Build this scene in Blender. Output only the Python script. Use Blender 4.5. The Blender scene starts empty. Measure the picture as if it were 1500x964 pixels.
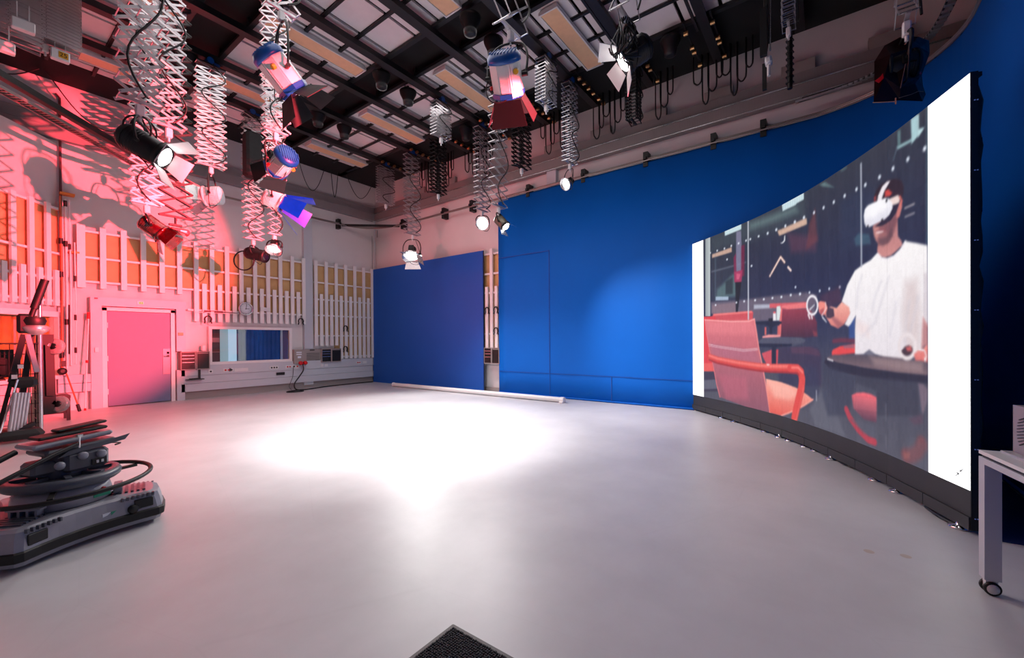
import bpy, math, random
import numpy as np
from mathutils import Vector, Matrix

random.seed(7)
PI = math.pi
scene = bpy.context.scene
C = scene.collection

# ------------------------------------------------------------------ camera
FPX, CXP, CYP, EYE = 613.411, 750.0, 501.571, 1.45
_yaw, _roll, _pitch = (math.radians(v) for v in (36.71786, -0.36553, -0.26985))
_F = Vector((math.cos(_yaw), math.sin(_yaw), 0)); _R = Vector((math.sin(_yaw), -math.cos(_yaw), 0)); _U = Vector((0, 0, 1))
F2 = _F*math.cos(_pitch) + _U*math.sin(_pitch); _U2 = _R.cross(F2)
R3 = _R*math.cos(_roll) + _U2*math.sin(_roll); U3 = -_R*math.sin(_roll) + _U2*math.cos(_roll)
cam = bpy.data.objects.new('camera', bpy.data.cameras.new('camera'))
C.objects.link(cam); scene.camera = cam
cam.data.sensor_width = 36; cam.data.lens = FPX/1500*36
cam.data.shift_y = (CYP-482)/1500
cam.data.clip_start = 0.05; cam.data.clip_end = 100
_m = Matrix((R3, U3, -F2)).transposed().to_4x4(); _m.translation = (0, 0, EYE)
cam.matrix_world = _m
EYEV = Vector((0, 0, EYE))

# ------------------------------------------------------------------ view and world
scene.view_settings.view_transform = 'Standard'
scene.view_settings.look = 'None'
scene.view_settings.exposure = 0.0
scene.view_settings.gamma = 1
scene.view_settings.use_curve_mapping = False
scene.cycles.max_bounces = 6
scene.cycles.diffuse_bounces = 4
scene.cycles.sample_clamp_indirect = 4
scene.cycles.caustics_reflective = False
scene.cycles.caustics_refractive = False
w = bpy.data.worlds.new('world'); scene.world = w; w.use_nodes = True
w.node_tree.nodes['Background'].inputs[0].default_value = (0.5, 0.45, 0.5, 1)
w.node_tree.nodes['Background'].inputs[1].default_value = 0.03

def spot(name, loc, target, power, col=(1, 1, 1), angle=60, blend=.5, size=.08):
    d = bpy.data.lights.new(name, 'SPOT'); d.energy = power; d.color = col
    d.spot_size = math.radians(angle); d.spot_blend = blend; d.shadow_soft_size = size
    o = bpy.data.objects.new(name, d); C.objects.link(o); o.location = loc
    o.rotation_euler = (Vector(target)-Vector(loc)).to_track_quat('-Z', 'Y').to_euler()
    return o
def area(name, loc, target, power, sx, sy, col=(1, 1, 1)):
    d = bpy.data.lights.new(name, 'AREA'); d.energy = power; d.color = col; d.shape = 'RECTANGLE'; d.size = sx; d.size_y = sy
    o = bpy.data.objects.new(name, d); C.objects.link(o); o.location = loc
    o.rotation_euler = (Vector(target)-Vector(loc)).to_track_quat('-Z', 'Y').to_euler()
    return o
# the studio's own spotlights (each one leaves the lens of the fitting built further down)
W1 = (1, .97, .95)
spot('light_key', (3.70, 1.80, 4.0), (4.2, 5.8, 0), 950, W1, 76, .8, .14)          # big spotlight right of the middle
spot('light_left', (1.66, 5.40, 3.36), (4.9, 5.6, 0), 480, W1, 80, .6, .14)           # spotlight with white barn doors
spot('light_far', (7.7, 8.9, 3.95), (6.0, 6.6, 0), 800, W1, 105, .7, .14)             # far lamp by the small blue panel
spot('light_mid', (7.45, 6.4, 4.3), (4.4, 4.9, 0), 600, W1, 95, .7, .14)
spot('light_mid_blue', (6.7, 5.15, 3.85), (9.05, 1.7, .1), 640, W1, 70, 1, .08)
spot('light_right', (7.4, 4.15, 4.7), (4.5, 4.6, 0), 260, W1, 66, .7, .12)
spot('light_back', (4.05, 9.1, 3.42), (4.6, 8.2, 0), 120, W1, 110, .7, .06)
RED = (1, .055, .08)
spot('light_red', (5.30, -0.18, 3.62), (1.0, 12.8, 3.4), 30000, RED, 33, .35, .04)        # through the red gel foil at top right
spot('light_red_wide', (5.30, -0.18, 3.63), (1.4, 12.0, 2.0), 700, RED, 52, .8, .08)        # its spill
spot('light_red_left', (2.15, 7.95, 2.75), (9.2, 8.8, 4.6), 560, (1, .16, .18), 72, .9, .06) # small red gelled spotlight at left
area('light_fill', (4.2, 6.0, 6.6), (4.2, 6.0, 0), 240, 5, 7.5, (1, .93, .94))        # added overhead fill with no fitting, lifts walls and floor

# ------------------------------------------------------------------ materials
def lin(c):
    return tuple((v/12.92 if v <= .04045 else ((v+.055)/1.055)**2.4) for v in c)
MATS = {}
def M(name, col, rough=.5, metal=0., noise=0., scale=20., bump=0., coat=0., emit=None, estr=0., trans=0., spec=.5, nscale=None):
    """procedural material; col is sRGB 0..1"""
    m = bpy.data.materials.new(name); m.use_nodes = True; MATS[name] = m
    nt = m.node_tree; b = nt.nodes['Principled BSDF']
    c = lin(col)
    b.inputs['Base Color'].default_value = (*c, 1)
    b.inputs['Roughness'].default_value = rough
    b.inputs['Metallic'].default_value = metal
    b.inputs['Specular IOR Level'].default_value = spec
    if coat: b.inputs['Coat Weight'].default_value = coat; b.inputs['Coat Roughness'].default_value = .12
    if trans: b.inputs['Transmission Weight'].default_value = trans
    if emit is not None:
        b.inputs['Emission Color'].default_value = (*lin(emit), 1); b.inputs['Emission Strength'].default_value = estr
    if noise or bump:
        tc = nt.nodes.new('ShaderNodeTexCoord'); n = nt.nodes.new('ShaderNodeTexNoise')
        n.inputs['Scale'].default_value = scale; n.inputs['Detail'].default_value = 5
        nt.links.new(tc.outputs['Object'], n.inputs['Vector'])
        if noise:
            r = nt.nodes.new('ShaderNodeValToRGB')
            r.color_ramp.elements[0].position = .3; r.color_ramp.elements[1].position = .7
            r.color_ramp.elements[0].color = (*[v*(1-noise) for v in c], 1)
            r.color_ramp.elements[1].color = (*[min(1, v*(1+noise)) for v in c], 1)
            nt.links.new(n.outputs['Fac'], r.inputs['Fac']); nt.links.new(r.outputs['Color'], b.inputs['Base Color'])
        if bump:
            bp = nt.nodes.new('ShaderNodeBump'); bp.inputs['Strength'].default_value = bump; bp.inputs['Distance'].default_value = .01
            nt.links.new(n.outputs['Fac'], bp.inputs['Height']); nt.links.new(bp.outputs['Normal'], b.inputs['Normal'])
    return m
WALL = M('wall_paint', (.84, .82, .82), .7, noise=.03, scale=1.5)
LATH = M('white_lath_paint', (.91, .89, .89), .55, noise=.02, scale=6)
BOARD = M('tan_fibre_board', (.78, .63, .44), .85, noise=.05, scale=5, bump=.1)
TRIM = M('pale_grey_trim', (.76, .77, .80), .5, noise=.02, scale=3)
BEAM = M('grey_ribbed_trunking', (.53, .50, .51), .55, noise=.04, scale=4)
DOOR = M('grey_violet_door', (.40, .45, .58), .5, noise=.02, scale=3)
BLACK = M('black_paint', (.045, .045, .05), .5, noise=.15, scale=15)
VOID = M('soot_black_ceiling', (.035, .03, .035), .9, noise=.2, scale=3)
CEILW = M('ceiling_panel_white', (.86, .83, .83), .8, noise=.04, scale=4)
RAIL = M('black_rail_metal', (.10, .095, .10), .45, noise=.15, scale=10)
ALU = M('grey_aluminium', (.75, .74, .75), .36, metal=.75, noise=.06, scale=12)
ALUB = M('bright_aluminium', (.86, .86, .86), .25, metal=.9, noise=.05, scale=12)
CHROME = M('chrome', (.9, .9, .9), .08, metal=1)
RUB = M('black_rubber', (.035, .035, .04), .55, noise=.1, scale=30)
CAB = M('black_cable', (.03, .03, .032), .45)
BLUEP = M('blue_plastic', (.02, .30, .60), .35, noise=.05, scale=8)
BLUEM = M('bright_blue_gel', (.02, .25, .85), .15, coat=.5, noise=.1, scale=10)
WHP = M('white_plastic', (.85, .85, .85), .4, noise=.02, scale=8)
YEL = M('yellow_plastic', (.85, .62, .08), .4)
REDP = M('red_plastic', (.80, .05, .08), .4)
REDG = M('red_gel_foil', (.30, .01, .04), .12, coat=.8, noise=.4, scale=14, bump=.8)
DGEL = M('dark_red_gel_foil', (.12, .005, .012), .3, noise=.6, scale=9, bump=.8, spec=.3)
BRASS = M('brass_connector', (.80, .62, .42), .3, metal=.9)
COPPER = M('copper_end', (.75, .42, .30), .4, metal=.6)
ORANGE = M('orange_reflector', (.90, .74, .58), .45, noise=.04, scale=10)
GREYB = M('warm_grey_box', (.60, .56, .55), .7, noise=.02, scale=4)
DARKM = M('dark_anodised', (.13, .13, .14), .3, metal=.5, noise=.1, scale=20)
CLOTH = M('black_cloth', (.07, .07, .08), .8, noise=.3, scale=12, bump=.5)
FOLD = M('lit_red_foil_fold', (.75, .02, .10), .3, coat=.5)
LENS = M('lit_lens', (1, 1, 1), .3, emit=(1, 1, 1), estr=14)
LENS2 = M('lit_reflector', (1, 1, 1), .3, emit=(1, .99, .97), estr=14)
DLENS = M('dark_lens_glass', (.10, .08, .09), .05, coat=1, noise=.1, scale=4)
PEDG = M('grey_painted_pedestal', (.56, .56, .60), .38, coat=.15, noise=.04, scale=10)
PEDD = M('dark_grey_pedestal', (.30, .31, .35), .4, noise=.06, scale=14)
GLASS = bpy.data.materials.new('window_glass'); GLASS.use_nodes = True
def glass_mat(m):
    nt = m.node_tree; nt.nodes.remove(nt.nodes['Principled BSDF']); o = nt.nodes['Material Output']
    t = nt.nodes.new('ShaderNodeBsdfTransparent'); g = nt.nodes.new('ShaderNodeBsdfGlossy'); x = nt.nodes.new('ShaderNodeMixShader'); f = nt.nodes.new('ShaderNodeFresnel')
    t.inputs[0].default_value = (.93, .97, .96, 1); g.inputs['Roughness'].default_value = .03; f.inputs['IOR'].default_value = 1.45
    x.inputs[0].default_value = .07; nt.links.new(t.outputs[0], x.inputs[1]); nt.links.new(g.outputs[0], x.inputs[2]); nt.links.new(x.outputs[0], o.inputs['Surface'])
glass_mat(GLASS)
GREEN = M('green_label', (.10, .55, .42), .5)
WLAB = M('white_label', (.85, .87, .9), .5)

def floor_mat():
    m = bpy.data.materials.new('grey_epoxy_floor'); m.use_nodes = True; nt = m.node_tree; b = nt.nodes['Principled BSDF']
    N = nt.nodes.new; L = nt.links.new
    tc = N('ShaderNodeTexCoord')
    n1 = N('ShaderNodeTexNoise'); n1.inputs['Scale'].default_value = 1.6; n1.inputs['Detail'].default_value = 8; n1.inputs['Roughness'].default_value = .6
    L(tc.outputs['Object'], n1.inputs['Vector'])
    mp = N('ShaderNodeMapping'); mp.inputs['Scale'].default_value = (1.2, 9, 1); mp.inputs['Rotation'].default_value = (0, 0, .6)
    L(tc.outputs['Object'], mp.inputs['Vector'])
    n2 = N('ShaderNodeTexNoise'); n2.inputs['Scale'].default_value = 7; n2.inputs['Detail'].default_value = 6
    L(mp.outputs['Vector'], n2.inputs['Vector'])
    r = N('ShaderNodeValToRGB'); e = r.color_ramp.elements
    e[0].position = .3; e[0].color = (*lin((.75, .74, .75)), 1); e[1].position = .7; e[1].color = (*lin((.80, .79, .80)), 1)
    L(n1.outputs['Fac'], r.inputs['Fac'])
    # fine scratches: thin wave lines
    vo = N('ShaderNodeTexVoronoi'); vo.feature = 'DISTANCE_TO_EDGE'; vo.inputs['Scale'].default_value = 1.1
    L(n1.outputs['Color'], vo.inputs['Vector'])
    v2 = N('ShaderNodeTexVoronoi'); v2.feature = 'DISTANCE_TO_EDGE'; v2.inputs['Scale'].default_value = .9
    mp2 = N('ShaderNodeMapping'); mp2.inputs['Scale'].default_value = (1, .35, 1); mp2.inputs['Rotation'].default_value = (0, 0, -.5)
    L(tc.outputs['Object'], mp2.inputs['Vector']); L(mp2.outputs['Vector'], v2.inputs['Vector'])
    rr = N('ShaderNodeValToRGB'); rr.color_ramp.elements[0].position = 0.0; rr.color_ramp.elements[0].color = (.8, .8, .8, 1)
    rr.color_ramp.elements[1].position = .0025; rr.color_ramp.elements[1].color = (1, 1, 1, 1)
    L(v2.outputs['Distance'], rr.inputs['Fac'])
    mx = N('ShaderNodeMix'); mx.data_type = 'RGBA'; mx.blend_type = 'MULTIPLY'; mx.inputs['Factor'].default_value = .15
    L(r.outputs['Color'], mx.inputs[6]); L(rr.outputs['Color'], mx.inputs[7]); L(mx.outputs[2], b.inputs['Base Color'])
    mr = N('ShaderNodeMapRange'); mr.inputs['To Min'].default_value = .34; mr.inputs['To Max'].default_value = .50
    L(n2.outputs['Fac'], mr.inputs['Value']); L(mr.outputs['Result'], b.inputs['Roughness'])
    bp = N('ShaderNodeBump'); bp.inputs['Strength'].default_value = .03; bp.inputs['Distance'].default_value = .02
    L(n1.outputs['Fac'], bp.inputs['Height']); L(bp.outputs['Normal'], b.inputs['Normal'])
    b.inputs['Specular IOR Level'].default_value = .5
    return m
FLOOR = floor_mat()
def ribbed(name, col, axis, freq, rough=.55, metal=0, depth=.5):
    m = M(name, col, rough, metal); nt = m.node_tree; b = nt.nodes['Principled BSDF']
    tc = nt.nodes.new('ShaderNodeTexCoord'); wv = nt.nodes.new('ShaderNodeTexWave'); wv.bands_direction = axis
    wv.inputs['Scale'].default_value = freq; wv.wave_profile = 'SAW'
    bp = nt.nodes.new('ShaderNodeBump'); bp.inputs['Strength'].default_value = depth; bp.inputs['Distance'].default_value = .005
    nt.links.new(tc.outputs['Object'], wv.inputs['Vector']); nt.links.new(wv.outputs['Fac'], bp.inputs['Height']); nt.links.new(bp.outputs['Normal'], b.inputs['Normal'])
    return m
RIBX = ribbed('blue_ribbed_plastic', (.03, .34, .62), 'Z', 12)
def cyc_mat():
    m = M('chroma_blue_cloth', (.0, .40, .80), .62, noise=.04, scale=.8, bump=.15, spec=.2); nt = m.node_tree
    return m
CYC = cyc_mat()
CYC2 = M('chroma_blue_panel', (.01, .32, .68), .45, noise=.04, scale=.9, spec=.45)

# ------------------------------------------------------------------ mesh helpers
class MB:
    def __init__(s): s.v = []; s.f = []; s.sm = []
    def add(s, vs, fs, smooth=False):
        k = len(s.v); s.v += [tuple(v) for v in vs]; s.f += [tuple(i+k for i in f) for f in fs]; s.sm += [smooth]*len(fs)
        return s
    def box(s, c, d, m=None):
        x, y, z = (v/2 for v in d); c = Vector(c)
        vs = [Vector((a*x, b*y, e*z)) for a in (-1, 1) for b in (-1, 1) for e in (-1, 1)]
        if m is not None: vs = [m @ v for v in vs]
        return s.add([v+c for v in vs], [(0, 1, 3, 2), (4, 6, 7, 5), (0, 4, 5, 1), (2, 3, 7, 6), (0, 2, 6, 4), (1, 5, 7, 3)])
    def bb(s, a, b):
        return s.box([(a[i]+b[i])/2 for i in range(3)], [abs(b[i]-a[i]) for i in range(3)])
    def bevbox(s, c, d, r, m=None):
        """box with chamfered vertical (z) edges and top/bottom edges"""
        x, y, z = (v/2 for v in d); c = Vector(c); r = min(r, x*.9, y*.9, z*.9)
        def ring(px, py, k):
            return [Vector(p) for p in ((px-r, -py, k), (px, -py+r, k), (px, py-r, k), (px-r, py, k), (-px+r, py, k), (-px, py-r, k), (-px, -py+r, k), (-px+r, -py, k))]
        rs = [ring(x-r*.7, y-r*.7, -z), ring(x, y, -z+r), ring(x, y, z-r), ring(x-r*.7, y-r*.7, z)]
        vs = [v for q in rs for v in q]
        if m is not None: vs = [m @ v for v in vs]
        fs = [tuple(range(7, -1, -1)), tuple(range(24, 32))]
        for k in range(3):
            for i in range(8):
                j = (i+1) % 8; fs.append((k*8+i, k*8+j, k*8+8+j, k*8+8+i))
        return s.add([v+c for v in vs], fs)
    def bar(s, p, q, w, h=None, up=(0, 0, 1)):
        p = Vector(p); q = Vector(q); h = h or w; d = q-p; L = d.length
        if L < 1e-6: return s
        x = d/L; u = Vector(up)
        if abs(x.dot(u)) > .98: u = Vector((1, 0, 0))
        y = u.cross(x).normalized(); z = x.cross(y)
        m = Matrix((x, y, z)).transposed()
        return s.box((p+q)/2, (L, w, h), m)
    def tube(s, pts, r, n=8, cap=True, closed=False):
        P = [Vector(p) for p in pts]; N = len(P); rings = []; prev = None
        for i in range(N):
            if closed: t = (P[(i+1) % N]-P[i-1])
            else: t = P[min(i+1, N-1)]-P[max(i-1, 0)]
            if t.length < 1e-9: t = Vector((0, 0, 1))
            t.normalize()
            if prev is None:
                a = Vector((0, 0, 1)) if abs(t.z) < .9 else Vector((1, 0, 0)); u = a.cross(t).normalized()
            else:
                u = prev-t*prev.dot(t)
                u = u.normalized() if u.length > 1e-6 else prev
            prev = u; vv = t.cross(u); rr = r[i] if isinstance(r, (list, tuple)) else r
            rings.append([P[i]+(u*math.cos(2*PI*k/n)+vv*math.sin(2*PI*k/n))*rr for k in range(n)])
        vs = [v for q in rings for v in q]; fs = []
        for i in range(N if closed else N-1):
            a = i*n; b = ((i+1) % N)*n
            for k in range(n): fs.append((a+k, a+(k+1) % n, b+(k+1) % n, b+k))
        s.add(vs, fs, n > 5)
        if cap and not closed:
            s.add(rings[0], [tuple(range(n-1, -1, -1))]); s.add(rings[-1], [tuple(range(n))])
        return s
    def lathe(s, prof, c=(0, 0, 0), n=24, m=None, smooth=True, cap=True):
        c = Vector(c); vs = []; fs = []; K = len(prof)
        for i in range(n):
            a = 2*PI*i/n
            for r, z in prof:
                v = Vector((r*math.cos(a), r*math.sin(a), z)); vs.append((m @ v if m is not None else v)+c)
        for i in range(n):
            j = (i+1) % n
            for k in range(K-1): fs.append((i*K+k, j*K+k, j*K+k+1, i*K+k+1))
        s.add(vs, fs, smooth)
        if cap:
            for k in (0, K-1):
                if prof[k][0] > 1e-5: s.add([vs[i*K+k] for i in range(n)], [tuple(range(n)) if k else tuple(range(n-1, -1, -1))])
        return s
    def prism(s, poly, z0, z1, m=None):
        n = len(poly); vs = [Vector((x, y, z0)) for x, y in poly]+[Vector((x, y, z1)) for x, y in poly]
        if m is not None: vs = [m @ v for v in vs]
        fs = [tuple(range(n-1, -1, -1)), tuple(range(n, 2*n))]+[(i, (i+1) % n, n+(i+1) % n, n+i) for i in range(n)]
        return s.add(vs, fs)
    def plate(s, quad, th):
        """flat polygon given by 3-D points, thickened by th along its normal"""
        q = [Vector(p) for p in quad]; nn = (q[1]-q[0]).cross(q[2]-q[0]).normalized()*th/2; n = len(q)
        vs = [p-nn for p in q]+[p+nn for p in q]
        return s.add(vs, [tuple(range(n-1, -1, -1)), tuple(range(n, 2*n))]+[(i, (i+1) % n, n+(i+1) % n, n+i) for i in range(n)])
    def mesh(s, name, mat):
        me = bpy.data.meshes.new(name); me.from_pydata(s.v, [], s.f)
        me.polygons.foreach_set('use_smooth', s.sm); me.update()
        if mat: me.materials.append(mat)
        return me

def link(name, me, parent=None, loc=(0, 0, 0), rot=None):
    o = bpy.data.objects.new(name, me); C.objects.link(o); o.location = loc
    if rot: o.rotation_euler = rot
    if parent: o.parent = parent
    return o
def part(name, mb, mat, parent, label=None, loc=(0, 0, 0)):
    o = link(name, mb.mesh(name, mat), parent, loc)
    if label: o['label'] = label
    return o
def thing(name, label, cat, loc=(0, 0, 0), rz=0, group=None):
    o = bpy.data.objects.new(name, None); C.objects.link(o); o.location = loc; o.rotation_euler = (0, 0, rz); o.empty_display_size = .1
    o['label'] = label; o['category'] = cat
    if group: o['group'] = group
    return o
def single(name, mb, mat, label, cat, group=None, loc=(0, 0, 0)):
    o = link(name, mb.mesh(name, mat), None, loc); o['label'] = label; o['category'] = cat
    if group: o['group'] = group
    return o
def struct(name, mb, mat, parent=None, loc=(0, 0, 0), rz=0):
    o = link(name, mb.mesh(name, mat), parent, loc, (0, 0, rz))
    if not parent: o['kind'] = 'structure'
    return o
def copies(name, me, parent, locs, rots=None):
    for i, l in enumerate(locs): link(name, me, parent, l, rots[i] if rots else None)

# where the photograph's lines of sight meet the room's real planes
def ray(x, y): return (F2*FPX + R3*(x-CXP) - U3*(y-CYP))/FPX
def onX(x, y, X): d = ray(x, y); return EYEV+d*(X/d.x)
def onY(x, y, Y): d = ray(x, y); return EYEV+d*(Y/d.y)
def onZ(x, y, z): d = ray(x, y); return EYEV+d*((z-EYE)/d.z)

# ================================================================== THE ROOM
YA, XB, ZC = 13.05, 9.25, 7.0      # far wall, right wall, ceiling height
fl = MB().bb((-4, -3.4, -.12), (11, 14.5, 0)); struct('floor', fl, FLOOR)
struct('wall_back', MB().bb((-3.5, YA, 0), (XB+.2, YA+.2, 7.6)), WALL)
struct('wall_right', MB().bb((XB, -3.4, 0), (XB+.2, YA, 7.6)), WALL)
struct('wall_front', MB().bb((-3.5, -3.4, 0), (XB+.2, -3.2, 7.6)), WALL)
struct('wall_left', MB().bb((-3.7, -3.4, 0), (-3.5, YA+.2, 7.6)), WALL)
# angled wall section with the control-room window, below the trunking
R45 = Matrix.Rotation(PI/4, 3, 'Z')
P0 = Vector((1.375, YA, 0))
ang = MB()
for a, b in (((-3.2, .0, 0), (0, .18, .78)), ((-3.2, 0, 2.02), (0, .18, 5.7)), ((-.12, 0, .78), (0, .18, 2.02)), ((-3.2, 0, .78), (-2.6, .18, 2.02))):
    ang.bb(a, b)
struct('wall_angled', ang, WALL, loc=P0, rz=PI/4)

# ceiling: black void with white panels laid in it
ceil = struct('ceiling', MB().bb((-3.5, -3.2, ZC+.12), (XB, YA, ZC+.3)), VOID)
# black border strips the photograph shows along both walls, hanging as deep as the panels
struct('ceiling_border', MB().bb((-3.5, 12.0, ZC), (7.9, YA, ZC+.06)), VOID, ceil)
struct('ceiling_border', MB().bb((7.74, -3.2, ZC), (XB, YA, ZC+.06)), VOID, ceil)
RY = [-.95, .33, 1.62, 2.93, 4.2, 5.5, 6.81, 8.06, 9.36, 10.65]      # suspension rails (height 6.85)
BLK = [(-2.2, -.2), (.5, 2.45), (3.17, 5.12), (5.82, 7.72)]
CY = [(y-EYE*0)*5.55/5.4 for y in RY]                                 # cell borders at panel height
for bi, (xa, xb) in enumerate(BLK):
    for k in range(len(CY)):
        ya = CY[k]+.04; yb = (CY[k+1] if k+1 < len(CY) else 12.05)-.04
        # white cell, split in nine by the black grid bars of the ceiling (thin strips along the rails)
        ys = [ya, ya+.26, yb-.26, yb]; xs = [xa, xa+(xb-xa)/3, xa+2*(xb-xa)/3, xb]
        for i in range(3):
            for j in range(3):
                g = .03
                me = MB().bb((xs[i]+g, ys[j]+g, ZC), (xs[i+1]-g, ys[j+1]-g, ZC+.04)).mesh('ceiling_panel', CEILW)
                link('ceiling_panel', me, ceil)
# thick suspension rails and the thin conduit beside each
for i, y in enumerate(RY):
    r = MB(); r.bb((-3.4, y-.05, 6.80), (XB-.35, y+.05, 6.92)); r.bb((-3.4, y-.075, 6.79), (XB-.35, y+.075, 6.81))
    r.bb((-3.4, y+.13, 6.86), (7.9, y+.17, 6.90))
    for x in (-2.2, -.2, .5, 2.45, 3.17, 5.12, 5.82, 7.72): r.bb((x-.03, y-.03, 6.9), (x+.03, y+.03, ZC+.12))
    lab = ['nearest the red gel spotlight', 'over the folded hoists at top right', 'carrying the brightly lit spotlight at top right', 'carrying the big blue spotlight in the middle', 'fourth from the camera side over the backdrop',
           'fifth, carrying the big spotlight at the far left', 'sixth, carrying the flat folded hoist in the middle', 'seventh, with the black zigzag hoist at left', 'second from the far wall', 'closest to the far wall'][i]
    o = single('ceiling_rail', r, RAIL, 'black ceiling suspension rail, '+lab, 'rail', 'suspension rails')
    o['kind'] = 'structure' if False else ''
    del o['kind']
# cross bars of the ceiling grid
cb = MB()
for x in (2.45, 3.17, 5.12, 5.82, 7.72, .5, -.2): cb.bb((x-.04, -3.2, 6.93), (x+.04, 12.4, 6.99))
struct('ceiling_crossbars', cb, RAIL, ceil)
tb = MB()
for (xa, xb) in BLK:
    for t in (1/3, 2/3): x = xa+(xb-xa)*t; tb.bb((x-.025, -3.2, 6.955), (x+.025, 12.1, 6.99))
struct('ceiling_thin_bars', tb, RAIL, ceil)
# fluorescent fittings (off), rows shifted between the blocks
n_l = 0
def fluoro(xc, yc, lab):
    t = thing('ceiling_light', lab, 'ceiling light', (xc, yc, ZC-.11), 0, 'fluorescent fittings between the rails')
    h = MB(); h.bb((-.88, -.16, .02), (.88, .16, .10)); h.bb((-.88, -.18, 0), (.88, -.155, .06)); h.bb((-.88, .155, 0), (.88, .18, .06)); h.bb((-.90, -.18, 0), (-.875, .18, .06)); h.bb((.875, -.18, 0), (.90, .18, .06))
    hs = part('housing', h, WHP, t)
    part('diffuser', MB().bb((-.87, -.15, .012), (.87, .15, .02)), ORANGE, hs, 'orange tinted diffuser')
FL = [(6.85, 3.66, 'fluorescent fitting between the bright spotlight and the folded hoist at upper middle'), (6.85, 6.24, 'fluorescent fitting left of the big blue spotlight in the middle'), (6.85, 8.86, 'fluorescent fitting above the little folded hoist near the corner'), (6.85, 11.45, 'fluorescent fitting closest to the far corner'),
      (4.14, 4.92, 'fluorescent fitting cut by the top edge of the photo, middle'), (4.14, 7.55, 'fluorescent fitting just right of the blue spotlight at upper left'), (4.14, 10.1, 'fluorescent fitting right of the pink lit hoist'),
      (1.5, 11.3, 'fluorescent fitting next to the folded hoist numbered 25'), (1.5, 8.7, 'fluorescent fitting hidden behind the large scissor hoist')]
for x, y, lab in FL: fluoro(x, y, lab)
# conical black ceiling speakers
def cone(x, y, z, s, lab):
    s = .78
    t = thing('ceiling_speaker', lab, 'speaker', (x, y, z), 0, 'black bell-shaped ceiling speakers')
    part('bell', MB().lathe([(.07*s, -.26*s), (.13*s, -.24*s), (.15*s, -.10*s), (.22*s, .05*s), (.23*s, .12*s), (.20*s, .13*s), (.03*s, .14*s)], n=20), BLACK, t)
    part('stem', MB().tube([(0, 0, .13*s), (0, 0, 6.93-z)], .025, 8), BLACK, t)
k = .955
for x, y, s, lab in [(6.2, 7.5, 1, 'smaller black bell speaker against a white ceiling panel, right of the dark strip'), (6.2, 10.05, 1, 'smallest black bell speaker against a white panel near the corner'), (6.12, 4.95, 1, 'black bell speaker directly above the middle blue spotlight'),
                     (5.46, 7.45, 1.5, 'large black bell speaker in the dark strip left of the white panels'), (5.44, 4.92, 1.5, 'large black bell speaker at the top edge left of the middle hoist'), (8.1, 2.3, 1.3, 'black bell speaker in the dark strip right of the bright spotlight'),
                     (2.8, 9.95, 1.4, 'black bell speaker in the dark beside the large scissor hoist'), (5.46, 10.0, 1.5, 'black bell speaker behind the grey barn doors'), (8.2, 7.6, 1.3, 'black bell speaker above the middle cable loops')]:
    cone(x*k, y*k, 6.72, s, lab)

# trunking round the room
tr = MB(); tr.bb((-3.4, 12.9, 5.75), (XB-.15, YA, 6.05)); tr.bb((-3.4, 12.94, 6.05), (XB-.11, YA, 6.22)); tr.bb((-3.4, 12.885, 5.98), (XB-.16, 12.9, 6.0))
struct('trim_1', tr, BEAM)
RIBB = ribbed('ribbed_cable_trunking', (.53, .50, .50), 'Y', 6.5, depth=.6)
tr = MB(); tr.bb((9.10, -3.2, 5.75), (XB, 12.9, 5.99)); tr.bb((9.13, -3.2, 6.01), (XB, 12.94, 6.22))
t2 = struct('trim_2', tr, RIBB)
struct('edge_strip', MB().bb((9.085, -3.2, 5.985), (9.12, 12.9, 6.01)).bb((9.09, -3.2, 5.75), (9.1, 12.9, 5.77)), ALUB, t2)
# boxes sitting on the trunking of the right wall
BXL = ['just right of the bright spotlight', 'second right of the bright spotlight', 'behind the hanging black cable at upper right', 'behind the red foil wrapped spotlight', 'above the lamp on wavy cable', 'above the backdrop edge', 'beside the middle cable loops', 'closest to the far corner']
for i, (ya, yb) in enumerate([(2.69, 3.21), (1.42, 1.93), (.12, .62), (-1.1, -.6), (3.95, 4.45), (5.23, 5.75), (8.93, 9.45), (10.3, 10.8)]):
    single('wall_box', MB().bb((9.14, ya, 6.22), (XB, yb, 6.42)), GREYB, 'warm grey box on the wall trunking, '+BXL[i], 'box', 'boxes on the wall trunking')
# pilasters
struct('trim_3', MB().bb((6.57, 12.93, 1.22), (6.84, YA, 5.75)).bb((6.56, 12.95, .1), (6.85, YA, 1.22)), TRIM)
struct('trim_4', MB().bb((9.14, 5.41, 5.30), (XB, 5.68, 5.75)), TRIM)
struct('trim_5', MB().tube([(9.13, 12.93, 0), (9.13, 12.93, 5.75)], .02, 6), TRIM)
struct('baseboard_back', MB().bb((3.4, 13.0, 0), (9.1, YA, .2)), GREYB)
struct('baseboard_right', MB().bb((9.2, 7.0, 0), (XB, 13.0, .12)), GREYB)

# wall trunking (dado) under the window: three stacked channels
da = MB()
da.bb((3.45, 12.90, .60), (9.05, YA, .86)); da.bb((3.45, 12.92, .40), (9.05, YA, .595)); da.bb((3.45, 12.90, .20), (9.05, YA, .395))
struct('trim_6', da, TRIM)
struct('trim_7', MB().bb((3.36, 12.9, 0), (3.52, YA, .76)), TRIM)
struct('trim_8', MB().bb((1.35, 12.92, .40), (1.84, YA, .58)).bb((1.35, 12.92, .59), (1.84, YA, .77)), TRIM)

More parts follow.
